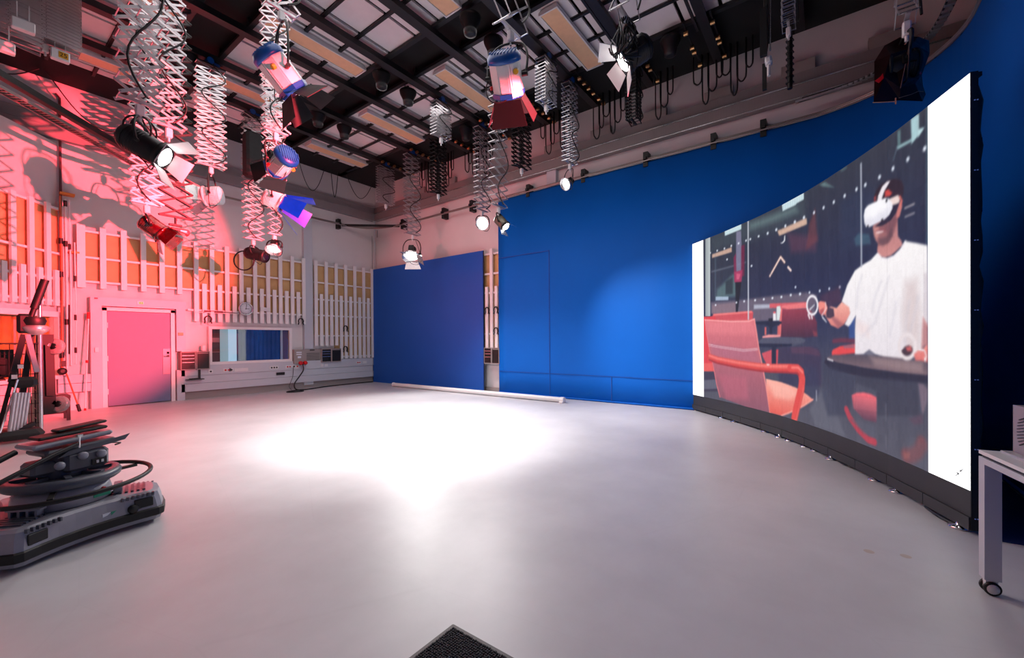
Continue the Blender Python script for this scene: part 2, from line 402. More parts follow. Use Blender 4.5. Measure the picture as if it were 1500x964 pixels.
# door, frame and casing
d = struct('door_1', MB().bb((2.12, 12.97, .02), (3.25, 13.02, 2.17)), DOOR)
fr = MB(); fr.bb((2.03, 12.95, 0), (2.11, YA, 2.25)); fr.bb((3.26, 12.95, 0), (3.34, YA, 2.25)); fr.bb((2.03, 12.95, 2.18), (3.34, YA, 2.26))
struct('door_frame', fr, LATH, d)
cs = MB(); cs.bb((1.84, 12.90, 0), (2.02, YA, 2.47)); cs.bb((2.02, 12.90, 2.28), (3.56, YA, 2.47)); cs.bb((3.36, 12.90, 1.23), (3.54, YA, 2.28))
struct('door_casing', cs, TRIM, d)
kp = MB().bb((3.10, 12.955, .68), (3.24, 12.972, 1.30)); struct('push_plate', kp, M('brushed_plate', (.5, .48, .53), .3, metal=.5), d)
hd = MB(); hd.tube([(3.20, 12.96, 1.12), (3.20, 12.90, 1.12), (3.12, 12.90, 1.12)], .012, 8); hd.box((3.20, 12.965, 1.20), (.05, .02, .05)); hd.box((3.2, 12.965, 1.12), (.05, .02, .05))
struct('door_handle', hd, CHROME, d)
for z in (.35, 1.1, 1.85): struct('hinge', MB().tube([(2.115, 12.955, z-.06), (2.115, 12.955, z+.06)], .012, 8), LATH, d)
ex = thing('exit_sign', 'small green exit pictogram sign on the white casing above the door', 'sign', (2.68, 12.895, 2.385))
part('sign_plate', MB().box((0, 0, 0), (.13, .012, .075)), WLAB, ex)
part('running_figure', MB().box((-.01, -.008, 0), (.035, .004, .05)).box((.03, -.008, .0), (.03, .004, .055)), M('exit_green', (.05, .72, .35), .5, emit=(.1, .8, .4), estr=.3), ex)
single('thermostat', MB().box((3.44, 12.89, 1.66), (.10, .03, .07)), COPPER, 'small orange box on the casing right of the door', 'switch')
single('alarm_box', MB().box((1.93, 12.89, 2.44), (.05, .03, .03)), REDP, 'tiny red sensor on the top left corner of the door casing', 'sensor')

# lath-covered acoustic panels --------------------------------------------------
LW, LD = .098, .045
def lath_panel(root, longs, shorts, rails, boards):
    """local x along the wall, local -y into the room"""
    cache = {}
    def lath(x, z0, z1, w=LW):
        key = (round(z1-z0, 3), w)
        if key not in cache: cache[key] = MB().bb((-w/2, -LD/2, 0), (w/2, LD/2, z1-z0)).mesh('lath', LATH)
        link('lath', cache[key], root, (x, -.145, z0))
    for x, z0, z1, *wd in longs: lath(x, z0, z1, *(wd or ()))
    for x, z0, z1 in shorts: lath(x, z0, z1)
    for xa, xb, z in rails: part('rail', MB().bb((xa, -.12, z-.022), (xb, -.055, z+.022)), LATH, root)
    for xa, xb, za, zb in boards: part('acoustic_board', MB().bb((xa, -.05, za), (xb, 0, zb)), BOARD, root)
S = .3455
root = thing('lath_panel', 'long white lath panel over tan boards, from above the door to the grey pilaster', 'wall panel', (0, YA-.001, 0))
X1 = [1.705+S*i for i in range(15)]
longs = [(x, 2.66 if i < 5 else 1.99, 4.03, .13 if i == 0 else LW) for i, x in enumerate(X1)]
shorts = [(X1[i]+S/2, 1.99, 2.97) for i in range(6, 14)]
longs[5] = (X1[5], 2.66, 4.03); 
lath_panel(root, longs, shorts, [(1.70, 6.55, 3.90), (1.70, 6.55, 3.33), (1.70, 6.55, 2.80), (3.6, 6.55, 2.28)],
           [(X1[i]+.0, X1[i+1], a, b) for i in range(14) for a, b in ((3.34, 3.89), (2.81, 3.32))]+[(X1[i], X1[i+1], 2.29, 2.79) for i in range(6, 14)])
root = thing('lath_panel', 'white lath panel over tan boards between the grey pilaster and the corner', 'wall panel', (0, YA-.001, 0))
X2 = [6.93+S*i*.995 for i in range(7)]
lath_panel(root, [(x, 1.32 if i < 3 else .87, 4.02) for i, x in enumerate(X2)],
           [(X2[i]+S/2, 1.32 if i < 2 else .87, 2.97) for i in range(6)], [(6.9, 9.03, 3.90), (6.9, 9.03, 3.34), (6.9, 9.03, 2.80), (6.9, 9.03, 2.29), (6.9, 9.03, 1.64), (7.75, 9.03, .95)],
           [(X2[i], X2[i+1], a, b) for i in range(6) for a, b in ((3.35, 3.89), (2.81, 3.33), (2.30, 2.79), (1.65, 2.28))]+[(X2[i], X2[i+1], .96, 1.63) for i in range(2, 6)])
root = thing('lath_panel', 'white lath panel on the angled wall at the far left above the control room window', 'wall panel', P0+R45@Vector((0, -.001, 0)), PI/4)
X3 = [-.05-.345*i for i in range(9)]
lath_panel(root, [(x, 2.23, 4.32) for x in X3], [(x-.1725, 2.23, 2.97) for x in X3[:-1]], [(-2.85, 0, 4.27), (-2.85, 0, 3.33), (-2.85, 0, 2.80), (-2.85, 0, 2.33)],
           [(X3[i+1], X3[i], a, b) for i in range(8) for a, b in ((3.34, 4.25), (2.81, 3.32), (2.34, 2.79))])
root = thing('lath_panel', 'narrow strip of lath panel showing between the two blue backdrops', 'wall panel', (XB-.001, 7.6, 0), -PI/2)
lath_panel(root, [(-.14+S*i-.1, .87, 4.03) for i in range(5)], [(-.14+S*i+S/2-.1, .87, 2.97) for i in range(4)], [(-.3, 1.3, z) for z in (3.90, 3.34, 2.80, 2.29, 1.64, .95)],
           [(-.24+S*i, -.24+S*(i+1), a, b) for i in range(4) for a, b in ((3.35, 3.89), (2.81, 3.33), (2.30, 2.79), (1.65, 2.28), (.96, 1.63))])

# control room windows ----------------------------------------------------------
wn = struct('window_1', MB().bb((4.05, 12.93, .84), (4.12, YA, 1.87)).bb((6.11, 12.93, .84), (6.19, YA, 1.87)).bb((4.12, 12.93, 1.80), (6.11, YA, 1.87)).bb((4.12, 12.93, .84), (6.11, YA, .93)), LATH)
struct('window_backing', MB().bb((4.1, 13.035, .9), (6.12, 13.048, 1.82)), M('dark_control_room', (.13, .13, .17), .8), wn)
struct('lit_room_strip', MB().bb((4.33, 13.02, .93), (4.52, 13.03, 1.80)), M('lit_control_room_wall', (.55, .68, .72), .6, emit=(.55, .7, .75), estr=.5), wn)  # these two strips glow by themselves, standing in for the lit room behind
struct('lit_room_strip', MB().bb((4.52, 13.00, .93), (4.72, 13.015, 1.80)), M('lit_pale_blue_wall', (.72, .86, .94), .5, emit=(.68, .84, .95), estr=.6), wn)
cu = MB()
xs = [4.73+1.15*i/46 for i in range(47)]
vs = []; fs = []
for i, x in enumerate(xs):
    y = 13.015+.014*math.sin(i*1.4)+.004*math.sin(i*.7)
    vs += [(x, y, .93), (x, y, 1.80)]
for i in range(46): fs.append((2*i, 2*i+2, 2*i+3, 2*i+1))
cu.add(vs, fs, True); struct('curtain', cu, M('navy_curtain', (.08, .18, .45), .7, noise=.25, scale=3), wn)
struct('window_jamb', MB().bb((5.94, 13.0, .93), (6.10, 13.03, 1.80)), M('brown_jamb', (.40, .24, .22), .5), wn)
struct('window_post', MB().bb((5.885, 12.99, .93), (5.94, 13.03, 1.80)), TRIM, wn)
struct('window_pane', MB().bb((4.12, 12.965, .93), (6.11, 12.97, 1.80)), GLASS, wn)
for z in (1.18, 1.45): struct('picture_strip', MB().bb((4.13, 13.02, z), (4.32, 13.03, z+.02+.1*(z > 1.3))), M('pinkish_strip_%d' % int(z*100), (.62, .42, .46), .5), wn)
w2 = struct('window_2', MB().bb((-3.0, -.10, 2.00), (-.02, .05, 2.11)).bb((-.13, -.10, .70), (-.02, .05, 2.0)).bb((-3, -.10, .70), (-.13, .05, .78)), LATH, loc=P0, rz=PI/4)
struct('window_pane', MB().bb((-2.6, -.02, .78), (-.13, -.012, 2.0)), GLASS, w2)
cu = MB(); vs = []; fs = []
for i in range(90):
    x = -2.6+2.48*i/89; y = .10+.02*math.sin(i*.9)
    vs += [(x, y, .78), (x, y, 2.0)]
for i in range(89): fs.append((2*i, 2*i+2, 2*i+3, 2*i+1))
cu.add(vs, fs, True); struct('curtain', cu, M('ochre_curtain', (.72, .55, .20), .7, noise=.35, scale=2.5), w2)

# blue backdrops ------------------------------------------------------------------
path = [(9.05, 7.20), (9.05, .85)]
for i in range(1, 15):
    a = (PI/2)*i/14; path.append((7.30+1.75*math.cos(a), .30-1.75*math.sin(a)+.0))
path = [(9.05, 7.2)]+[(9.05, 7.2-.25*i) for i in range(1, 27)]+path[2:]+[(7.0-.3*i, -1.45) for i in range(0, 30)]
cy = MB(); vs = []; fs = []; ZT = 5.30
for i, (x, y) in enumerate(path):
    wv = .006*math.sin(i*1.7)
    for z in (0.0, .55, .57, 2.6, ZT): vs.append((x+wv, y, z))
for i in range(len(path)-1):
    for k in range(4): fs.append((i*5+k, i*5+k+1, (i+1)*5+k+1, (i+1)*5+k))
cy.add(vs, fs, True)
me = cy.mesh('cloth', CYC)
bdp = thing('blue_backdrop', 'tall bright blue chroma backdrop curving behind the video wall', 'backdrop', (9.05, 4, 0))
co = link('cloth', me, bdp); co.location = (-9.05, -4, 0)
so = co.modifiers.new('thick', 'SOLIDIFY'); so.thickness = .012; so.offset = 1
part('hem_pipe', MB().tube([(x-.0, y, .03) for x, y in path], .018, 6), CYC, bdp, loc=(-9.05, -4, 0))
cz = MB()
cz.bb((9.036, 5.55, .62), (9.044, 5.57, 3.72)); cz.bb((9.036, 5.55, 3.70), (9.044, 7.18, 3.715)); cz.bb((9.036, 3.4, .60), (9.044, 7.18, .612)); cz.bb((9.036, 3.9, .02), (9.044, 3.915, .60)); cz.bb((9.036, 2.0, .595), (9.044, 3.4, .605)); cz.bb((9.036, 5.55, .02), (9.044, 5.56, .62))
part('seam', cz, M('blue_seam', (.0, .27, .62), .6), bdp, loc=(-9.05, -4, 0))
sp = thing('blue_panel', 'lower flat blue chroma panel between the corner and the strip of laths', 'backdrop', (9.05, 10.3, 0))
part('panel_face', MB().bb((-.03, -2.55, 0), (0.0, 2.62, 4.0)), CYC2, sp)
part('panel_frame', MB().bb((0.0, -2.55, 0), (.03, -2.49, 4.0)).bb((0.0, 2.56, 0), (.03, 2.62, 4.0)).bb((0.0, -2.49, 3.94), (.03, 2.56, 4.0)).bb((0, -2.49, 0), (.03, 2.56, .06)), BLACK, sp)
single('floor_cloth', MB().prism([(4.47, -1.43), (4.44, -.95), (4.9, -1.0), (5.6, -.8), (7.2, .0), (8.6, 1.3), (8.95, 1.0), (8.6, -.2), (7.3, -1.43)], .001, .006), M('navy_floor_cloth', (.0, .13, .36), .7, noise=.1, scale=4), 'dark blue floor cloth behind the video wall near the white table', 'cloth')

# curtain track round the room
ZR = 5.36
trk = [(-1.4, 7.75), (.46, 9.71), (1.45, 10.75), (2.43, 11.85), (3.3, 12.65), (3.9, 12.85), (4.6, 12.88), (6.6, 12.88), (7.6, 12.87), (8.2, 12.8), (8.7, 12.5), (8.95, 12.0), (9.05, 11.2)]+[(9.05, 11.0-.5*i) for i in range(1, 21)]+[(x, y) for x, y in path if y < .9]
def smooth(pts, n=4):
    out = []
    P = [Vector(p) for p in pts]
    for i in range(len(P)-1):
        a, b, c, d2 = P[max(i-1, 0)], P[i], P[i+1], P[min(i+2, len(P)-1)]
        for k in range(n):
            t = k/n; out.append(.5*((2*b)+(c-a)*t+(2*a-5*b+4*c-d2)*t*t+(3*b-a-3*c+d2)*t**3))
    out.append(P[-1]); return out
tk = thing('curtain_track', 'long grey curtain track curving round the upper walls on black brackets', 'curtain track', (9.05, 6, ZR))
tp = smooth([(x, y, 0) for x, y in trk[4:]], 3)
off = Vector((9.05, 6, ZR))
part('track', MB().tube([(p.x, p.y, ZR) for p in tp], .022, 6).tube([(p.x-.05*(p.y < 12.6)-.0, p.y-.05*(p.y > 12.0), ZR-.045) for p in tp], .016, 6), M('grey_track_metal', (.62, .58, .56), .35, metal=.6), tk, loc=-off)
br = MB().bb((-.04, -.05, -.16), (.16, .05, .16)).bb((-.10, -.03, -.02), (.2, .03, .04)).mesh('bracket', BLACK)
for y in (11.3, 9.35, 8.2, 6.2, 4.6, 3.1, 1.75, .9): link('bracket', br, tk, (.02, y-6, 0))
for x in (4.0, 7.75): link('bracket', br, tk, (x-9.05, 12.93-6, 0), (0, 0, PI/2))
part('corner_brace', MB().bar((7.85, 12.93, ZR-.02), (9.1, 11.5, ZR-.02), .05, .07), BLACK, tk, loc=-off)
part('counterweight_cord', MB().tube([(8.9, 12.45, ZR-.05), (8.9, 12.46, ZR-.3)], .008, 6).tube([(9.0, 12.9, 5.2), (9.0, 12.9, .1)], .006, 5), CAB, tk, loc=-off)
# black rail and cable tray crossing the left corner
br2 = single('black_rail', MB().bar((-1.4, 7.80, 5.40), (3.3, 12.55, 5.40), .10, .10), BLACK, 'thick black rail running diagonally down from the left edge', 'rail')
ct = thing('cable_tray', 'perforated cable tray hanging under the black diagonal rail at left', 'cable tray', (.5, 9.7, 5.2))
u = Vector((.7071, .7071, 0)); nn = Vector((.7071, -.7071, 0)); P1 = Vector((-1.2, 8.05, 5.20))
a = MB()
for sgn in (-.075, .075): a.bar(P1+nn*sgn, P1+u*6.3+nn*sgn, .015, .05)
part('side_rail', a, M('tray_metal', (.52, .47, .47), .4, metal=.6), ct, loc=(-.5, -9.7, -5.2))
a = MB()
for i in range(85): c0 = P1+u*(.05+i*.074); a.bar(c0-nn*.075, c0+nn*.075, .028, .012)
o = part('rungs', a, M('tray_rung_metal', (.6, .5, .5), .4, metal=.6), ct, loc=(-.5, -9.7, -5.2)); o['kind'] = 'stuff'
o = part('cables', MB().tube([P1+u*(i*.3)+nn*(.02*math.sin(i))+Vector((0, 0, .03)) for i in range(22)], .03, 6).tube([P1+u*(i*.3)-nn*(.03*math.cos(i))+Vector((0, 0, .02)) for i in range(22)], .02, 6), CAB, ct, loc=(-.5, -9.7, -5.2))
ct2 = thing('cable_tray', 'chain-like cable tray curving off the top edge at right above the video wall', 'cable tray', (8, -1.2, 5.6))
a = MB(); tpts = smooth([(8.95, .3, 5.62), (8.85, -.5, 5.62), (8.4, -1.05, 5.62), (7.9, -1.28, 5.62), (6.6, -1.33, 5.62), (4.2, -1.33, 5.62)], 10)
a.tube([p+Vector((0, 0, .03)) for p in tpts], .02, 6).tube([p+Vector((0, .09, 0)) for p in tpts], .014, 6)
part('side_rail', a, BLACK, ct2, loc=(-8, 1.2, -5.6))
a = MB()
for p in tpts[::1]: a.box(p+Vector((0, .05, 0)), (.05, .1, .035))
o = part('rungs', a, ALU, ct2, loc=(-8, 1.2, -5.6)); o['kind'] = 'stuff'

# ================================================================== VIDEO WALL
LPTS = [Vector(p) for p in ((9.106, 2.207, 0), (8.31, 1.404, 0), (7.494, .70, 0), (6.986, .339, 0), (6.486, .035, 0), (5.494, -.459, 0), (4.472, -.859, 0))]
dense = smooth(LPTS, 30)
cum = [0]
for i in range(1, len(dense)): cum.append(cum[-1]+(dense[i]-dense[i-1]).length)
NP, NR = 11, 6
def at_s(s):
    for i in range(1, len(dense)):
        if cum[i] >= s-1e-9: t = (s-cum[i-1])/(cum[i]-cum[i-1]); return dense[i-1].lerp(dense[i], t)
    return dense[-1]
LV = [at_s(cum[-1]*i/NP) for i in range(NP+1)]
ZL0, ZL1 = .322, 3.385
PWID = [(LV[i+1]-LV[i]).length for i in range(NP)]
PS = [0]
for v in PWID: PS.append(PS[-1]+v)
def S(px, py):
    """point of the photograph -> (distance along the screen, height) on the faceted screen"""
    d = ray(px, py)
    for i in range(NP):
        a, b = LV[i], LV[i+1]; e = b-a; n = Vector((e.y, -e.x, 0)); t = n.dot(a-EYEV*0)/n.dot(d)
        p = d*t; s = (p-a).dot(e)/e.length_squared
        s = (Vector((p.x, p.y, 0))-a).dot(e)/e.length_squared
        if (i == 0 or s >= 0) and (i == NP-1 or s <= 1): return (PS[i]+s*e.length, EYE+d.z*t)
    return (PS[-1], EYE)
# canvas of LED picture points, one block of 62 x 62 cells per cabinet
NC = 60
sv = np.concatenate([PS[i]+np.linspace(0, PWID[i], NC+1) for i in range(NP)])
zv = np.concatenate([ZL0+(ZL1-ZL0)*(j+np.linspace(0, 1, NC+1))/NR for j in range(NR)])
GS, GZ = np.meshgrid(sv, zv)                     # rows: height
IMG = np.zeros(GS.shape+(3,), np.float32)
def c255(c): return np.array([v/255 for v in c], np.float32)
def poly(pts, col, soft=.012, alpha=1., col2=None, axis=1):
    """filled polygon with a soft edge; optional gradient col (low) -> col2 (high) along axis"""
    P = np.array(pts, float); x0, z0 = P.min(0)-soft*2; x1, z1 = P.max(0)+soft*2
    i0, i1 = np.searchsorted(zv, z0), np.searchsorted(zv, z1); j0, j1 = np.searchsorted(sv, x0), np.searchsorted(sv, x1)
    if i1 <= i0 or j1 <= j0: return
    X = GS[i0:i1, j0:j1]; Z = GZ[i0:i1, j0:j1]
    ins = np.zeros(X.shape, bool); D = np.full(X.shape, 1e9)
    n = len(P)
    for k in range(n):
        ax, az = P[k]; bx, bz = P[(k+1) % n]
        cond = ((az > Z) != (bz > Z)); den = (bz-az) if abs(bz-az) > 1e-12 else 1e-12
        ins ^= cond & (X < (bx-ax)*(Z-az)/den+ax)
        ex, ez = bx-ax, bz-az; L = ex*ex+ez*ez+1e-12
        t = np.clip(((X-ax)*ex+(Z-az)*ez)/L, 0, 1)
        D = np.minimum(D, np.hypot(X-ax-t*ex, Z-az-t*ez))
    sd = np.where(ins, -D, D); A = np.clip(.5-sd/soft, 0, 1)*alpha
    c = c255(col)
    if col2 is not None:
        G = (Z-P[:, 1].min())/(np.ptp(P[:, 1])+1e-9) if axis == 1 else (X-P[:, 0].min())/(np.ptp(P[:, 0])+1e-9)
        c = c255(col)*(1-G[..., None])+c255(col2)*G[..., None]
    sub = IMG[i0:i1, j0:j1]; sub[:] = sub*(1-A[..., None])+c*A[..., None]
def line(pts, w, col, soft=.008, alpha=1., closed=False):
    P = np.array(pts, float); x0, z0 = P.min(0)-w-soft; x1, z1 = P.max(0)+w+soft
    i0, i1 = np.searchsorted(zv, z0), np.searchsorted(zv, z1); j0, j1 = np.searchsorted(sv, x0), np.searchsorted(sv, x1)
    if i1 <= i0 or j1 <= j0: return
    X = GS[i0:i1, j0:j1]; Z = GZ[i0:i1, j0:j1]; D = np.full(X.shape, 1e9); n = len(P)
    for k in range(n if closed else n-1):
        ax, az = P[k]; bx, bz = P[(k+1) % n]; ex, ez = bx-ax, bz-az; L = ex*ex+ez*ez+1e-12
        t = np.clip(((X-ax)*ex+(Z-az)*ez)/L, 0, 1); D = np.minimum(D, np.hypot(X-ax-t*ex, Z-az-t*ez))
    A = np.clip(.5-(D-w/2)/soft, 0, 1)*alpha
    sub = IMG[i0:i1, j0:j1]; sub[:] = sub*(1-A[..., None])+c255(col)*A[..., None]
def crop(x0, y0, sc): return lambda *p: [S(x0+a/sc, y0+b/sc) for a, b in p]
def ell(s, z, rx, rz, n=24, rot=0):
    return [(s+rx*math.cos(t)*math.cos(rot)-rz*math.sin(t)*math.sin(rot), z+rx*math.cos(t)*math.sin(rot)+rz*math.sin(t)*math.cos(rot)) for t in [2*PI*k/n for k in range(n)]]
A_ = crop(1010, 420, 4.82); B_ = crop(1010, 300, 5.67); C_ = crop(1160, 400, 4.59); D_ = crop(1230, 240, 6.03); E_ = crop(1200, 520, 4.59); F_ = crop(1120, 150, 3.856); O_ = crop(0, 0, 1)
# ---- the shown picture: an evening cafe behind glass
zt = (GZ-ZL0)/(ZL1-ZL0); st = GS/PS[-1]
base = np.zeros_like(IMG)
top = np.array([50, 55, 68]); mid = np.array([38, 44, 72]); low = np.array([82, 82, 96]); lo2 = np.array([72, 74, 90])
for k in range(3):
    base[..., k] = np.interp(zt, [0, .22, .42, .62, 1], [low[k], lo2[k], mid[k]+8, mid[k], top[k]])/255
IMG[:] = base
rng = np.random.RandomState(3)
IMG += (np.sin(GS*23+1)*.006+np.sin(GS*61+GZ*3)*.004)[..., None]
poly(B_((170, 270), (500, 120), (760, 10), (964, -80), (964, 110), (740, 200), (490, 290), (170, 410)), (70, 84, 90), .20, .55)
poly(B_((500, 150), (880, 10), (900, 60), (500, 210)), (112, 138, 138), .10, .6)
poly(B_((175, 420), (480, 300), (480, 760), (175, 800)), (46, 54, 66), .2, .5)
poly(B_((230, 700), (380, 560), (400, 760), (220, 780)), (95, 128, 128), .08, .7)
poly(B_((180, 550), (470, 470), (470, 484), (180, 565)), (110, 115, 128), .02, .6)
poly(B_((210, 440), (222, 440), (222, 800), (210, 800)), (70, 90, 105), .04, .4)
poly(A_((150, 110), (400, 90), (620, 60), (830, 40), (900, 60), (880, 240), (640, 240), (470, 245), (150, 190)), (112, 100, 116), .05, .85)
poly(A_((160, 130), (330, 110), (330, 190), (160, 190)), (150, 120, 128), .03, .6)
poly(B_((535, 830), (680, 826), (680, 858), (535, 866)), (200, 205, 222), .03, .75)
poly(A_((185, 70), (275, 70), (275, 95), (185, 98)), (190, 208, 230), .012, .8)
poly(B_((380, 640), (430, 640), (400, 900), (385, 900)), (14, 16, 28), .02, .9)
poly(B_((300, 640), (360, 600), (360, 740), (300, 745)), (28, 34, 44), .04, .7)
# warm light bars, vents, lanterns
poly(B_((188, 412), (350, 352), (352, 392), (188, 442)), (205, 168, 150), .02, .95)
poly(B_((730, 215), (964, 110), (964, 160), (745, 255)), (205, 170, 152), .025, .95)
poly(F_((75, 735), (238, 655), (240, 688), (85, 752)), (210, 175, 155), .02, .9)
poly(B_((292, 216), (430, 156), (430, 204), (294, 258)), (205, 228, 232), .01)
for i in range(12): q = B_((300+i*11, 216-i*4.6), (300+i*11, 250-i*4.4)); line(q, .006, (150, 175, 180), .006, .6)
poly(B_((768, 5), (900, -60), (885, 0), (775, 52)), (190, 212, 218), .01)
poly(F_((98, 576), (222, 510), (222, 548), (102, 614)), (205, 226, 232), .01)
for i in range(9): line(F_((106+i*13, 580-i*6.5), (106+i*13, 606-i*6.5)), .008, (150, 175, 180), .008, .6)
poly(B_((388, 225), (428, 215), (440, 560), (385, 580)), (132, 130, 158), .02, .85)
poly(B_((366, 440), (385, 400), (392, 630), (372, 640)), (130, 40, 75), .02, .9)
poly(B_((430, 340), (458, 330), (455, 590), (428, 600)), (110, 36, 66), .02, .9)
poly(B_((372, 560), (440, 540), (432, 640), (374, 645)), (170, 52, 92), .02, .95)
poly(B_((390, 570), (425, 575), (410, 620), (390, 620)), (225, 110, 140), .02, .7)
poly(B_((756, 315), (770, 312), (784, 296), (788, 255), (795, 255), (794, 300), (776, 320), (758, 322)), (235, 235, 240), .008)
# neon chevron
line(B_((668, 592), (756, 434), (790, 478)), .030, (255, 245, 235), .012); line(B_((818, 518), (842, 546)), .034, (255, 225, 215), .012)
line(B_((668, 592), (756, 434), (790, 478)), .05, (250, 150, 120), .03, .25)
poly(F_((130, 740), (300, 760), (290, 840), (150, 850)), (92, 58, 78), .1, .7)
poly(F_((250, 690), (285, 600), (300, 780), (235, 830)), (120, 62, 66), .06, .6)
poly(F_((430, 560), (560, 480), (640, 520), (560, 800), (430, 850)), (44, 56, 84), .1, .5)
poly(F_((505, 770), (530, 740), (590, 745), (600, 800), (515, 810)), (62, 92, 112), .03, .8)
poly(F_((310, 465), (340, 450), (390, 480), (330, 475)), (110, 140, 140), .03, .8)
poly(F_((430, 380), (465, 360), (465, 372), (432, 392)), (90, 120, 124), .02, .7)
poly(F_((745, 250), (830, 205), (830, 222), (750, 266)), (150, 185, 190), .015, .95)
poly(F_((750, 160), (768, 155), (768, 240), (752, 250)), (95, 125, 130), .015, .9)
poly(F_((826, 95), (860, 70), (866, 190), (830, 236)), (175, 210, 216), .012, .95)
poly(F_((860, 70), (872, 64), (872, 150), (905, 140), (866, 200)), (190, 222, 226), .012, .95)
poly(F_((915, 20), (922, 15), (922, 800), (915, 800)), (95, 130, 140), .012, .8)
poly(F_((720, 330), (745, 255), (752, 256), (728, 335)), (78, 92, 108), .01, .7)
for q in ((570, 380), (605, 373), (662, 384)): pass
poly(D_((570, 388), (660, 346), (664, 358), (572, 400)), (190, 178, 180), .008); poly(D_((572, 466), (662, 427), (664, 440), (574, 476)), (180, 170, 176), .008)
for a, b in [(172, 400), (230, 381), (290, 363), (347, 341), (408, 320), (470, 297), (505, 286), (574, 262), (650, 236), (721, 208), (796, 176), (876, 143), (950, 105), (312, 454), (515, 508), (217, 833), (454, 802), (390, 812), (545, 793), (617, 785), (689, 775), (763, 766), (841, 750), (918, 741)]:
    s, z = B_((a, b))[0]; poly(ell(s, z, .022, .018), (235, 240, 250), .015)
for a, b in [(17, 740), (66, 719), (117, 698), (170, 675), (223, 650), (279, 623), (333, 595), (391, 563), (452, 528), (519, 491), (569, 466), (649, 422), (725, 374), (809, 321), (904, 261)]:
    s, z = F_((a, b))[0]; poly(ell(s, z, .022, .022), (215, 222, 235), .015)
for a, b in [(24, 95), (54, 141), (118, 131), (187, 120), (251, 106), (321, 95)]:
    s, z = C_((a, b))[0]; poly(ell(s, z, .018, .018), (225, 230, 245), .012)
# distant crowd and red couch behind
poly(C_((190, 150), (320, 90), (340, 200), (200, 250)), (78, 50, 72), .06, .7)
poly(C_((-150, 205), (100, 195), (100, 235), (-150, 235)), (212, 92, 100), .012)
# chair at right middle (dark red back)
poly(A_((645, 140), (660, 133), (830, 110), (826, 150), (700, 162), (650, 155)), (232, 120, 122), .012)
poly(A_((640, 150), (690, 160), (850, 155), (900, 250), (900, 350), (820, 360), (640, 355)), (70, 42, 62), .02, 1, (160, 62, 78))
poly(A_((635, 250), (645, 150), (655, 155), (645, 350), (636, 355)), (226, 110, 112), .01)
poly(A_((870, 310), (900, 320), (905, 350), (880, 350)), (140, 62, 70), .03, .8)
# table and glasses middle left
poly(A_((615, 140), (640, 135), (645, 160), (635, 240), (615, 238)), (215, 225, 225), .01)
poly(A_((590, 187), (610, 183), (612, 240), (590, 240)), (235, 230, 235), .01); poly(A_((592, 175), (608, 175), (608, 188), (592, 188)), (220, 90, 100), .01)
poly(A_((558, 225), (588, 222), (588, 245), (558, 247)), (22, 26, 38), .01)
poly(A_((465, 248), (540, 243), (650, 245), (650, 262), (600, 275), (584, 290), (584, 358), (566, 358), (566, 290), (540, 270), (465, 265)), (28, 34, 58), .01)
poly(A_((530, 285), (543, 285), (543, 340), (530, 340)), (225, 105, 100), .01, .9); poly(A_((622, 275), (640, 275), (638, 340), (620, 340)), (225, 105, 100), .01, .9)
poly(A_((515, 350), (560, 338), (640, 340), (640, 360), (515, 362)), (236, 150, 150), .015)
# second row: dark table
poly(A_((485, 385), (520, 362), (640, 355), (760, 358), (820, 375), (800, 395), (700, 408), (490, 405)), (78, 80, 100), .012)
poly(A_((488, 400), (700, 405), (800, 395), (780, 412), (612, 430), (612, 560), (580, 560), (580, 430), (490, 425)), (30, 36, 60), .012)
poly(A_((510, 470), (580, 445), (580, 545), (545, 550), (520, 500)), (205, 80, 92), .012); poly(A_((612, 445), (628, 443), (622, 555), (612, 555)), (205, 70, 84), .01)
poly(A_((632, 430), (720, 425), (900, 428), (930, 470), (930, 700), (640, 700), (625, 560)), (58, 50, 76), .04, .9)
poly(A_((600, 560), (900, 560), (920, 760), (800, 860), (640, 700)), (50, 56, 84), .08, .6)
poly(C_((0, 440), (60, 432), (95, 455), (60, 480), (0, 495)), (84, 86, 104), .015, .8)
poly(C_((-10, 500), (120, 495), (180, 520), (190, 560), (100, 545), (0, 540)), (92, 60, 82), .03, .7)
# grey floor lower
poly(O_((1185, 600), (1210, 560), (1235, 632), (1240, 640), (1195, 625)), (108, 110, 124), .05, .5)
# far left chairs
poly(A_((160, 205), (180, 192), (440, 170), (450, 180), (446, 245), (170, 240)), (205, 78, 86), .01); poly(A_((165, 192), (440, 170), (444, 184), (170, 206)), (236, 120, 118), .01)
poly(A_((85, 212), (180, 208), (190, 240), (180, 480), (160, 545), (85, 540)), (222, 62, 70), .012); poly(A_((85, 540), (160, 540), (175, 600), (85, 598)), (230, 92, 88), .012)
poly(A_((85, 600), (175, 600), (200, 740), (85, 740)), (58, 52, 74), .03, .9)
poly(A_((95, 660), (190, 655), (200, 720), (95, 725)), (120, 124, 138), .02, .6)
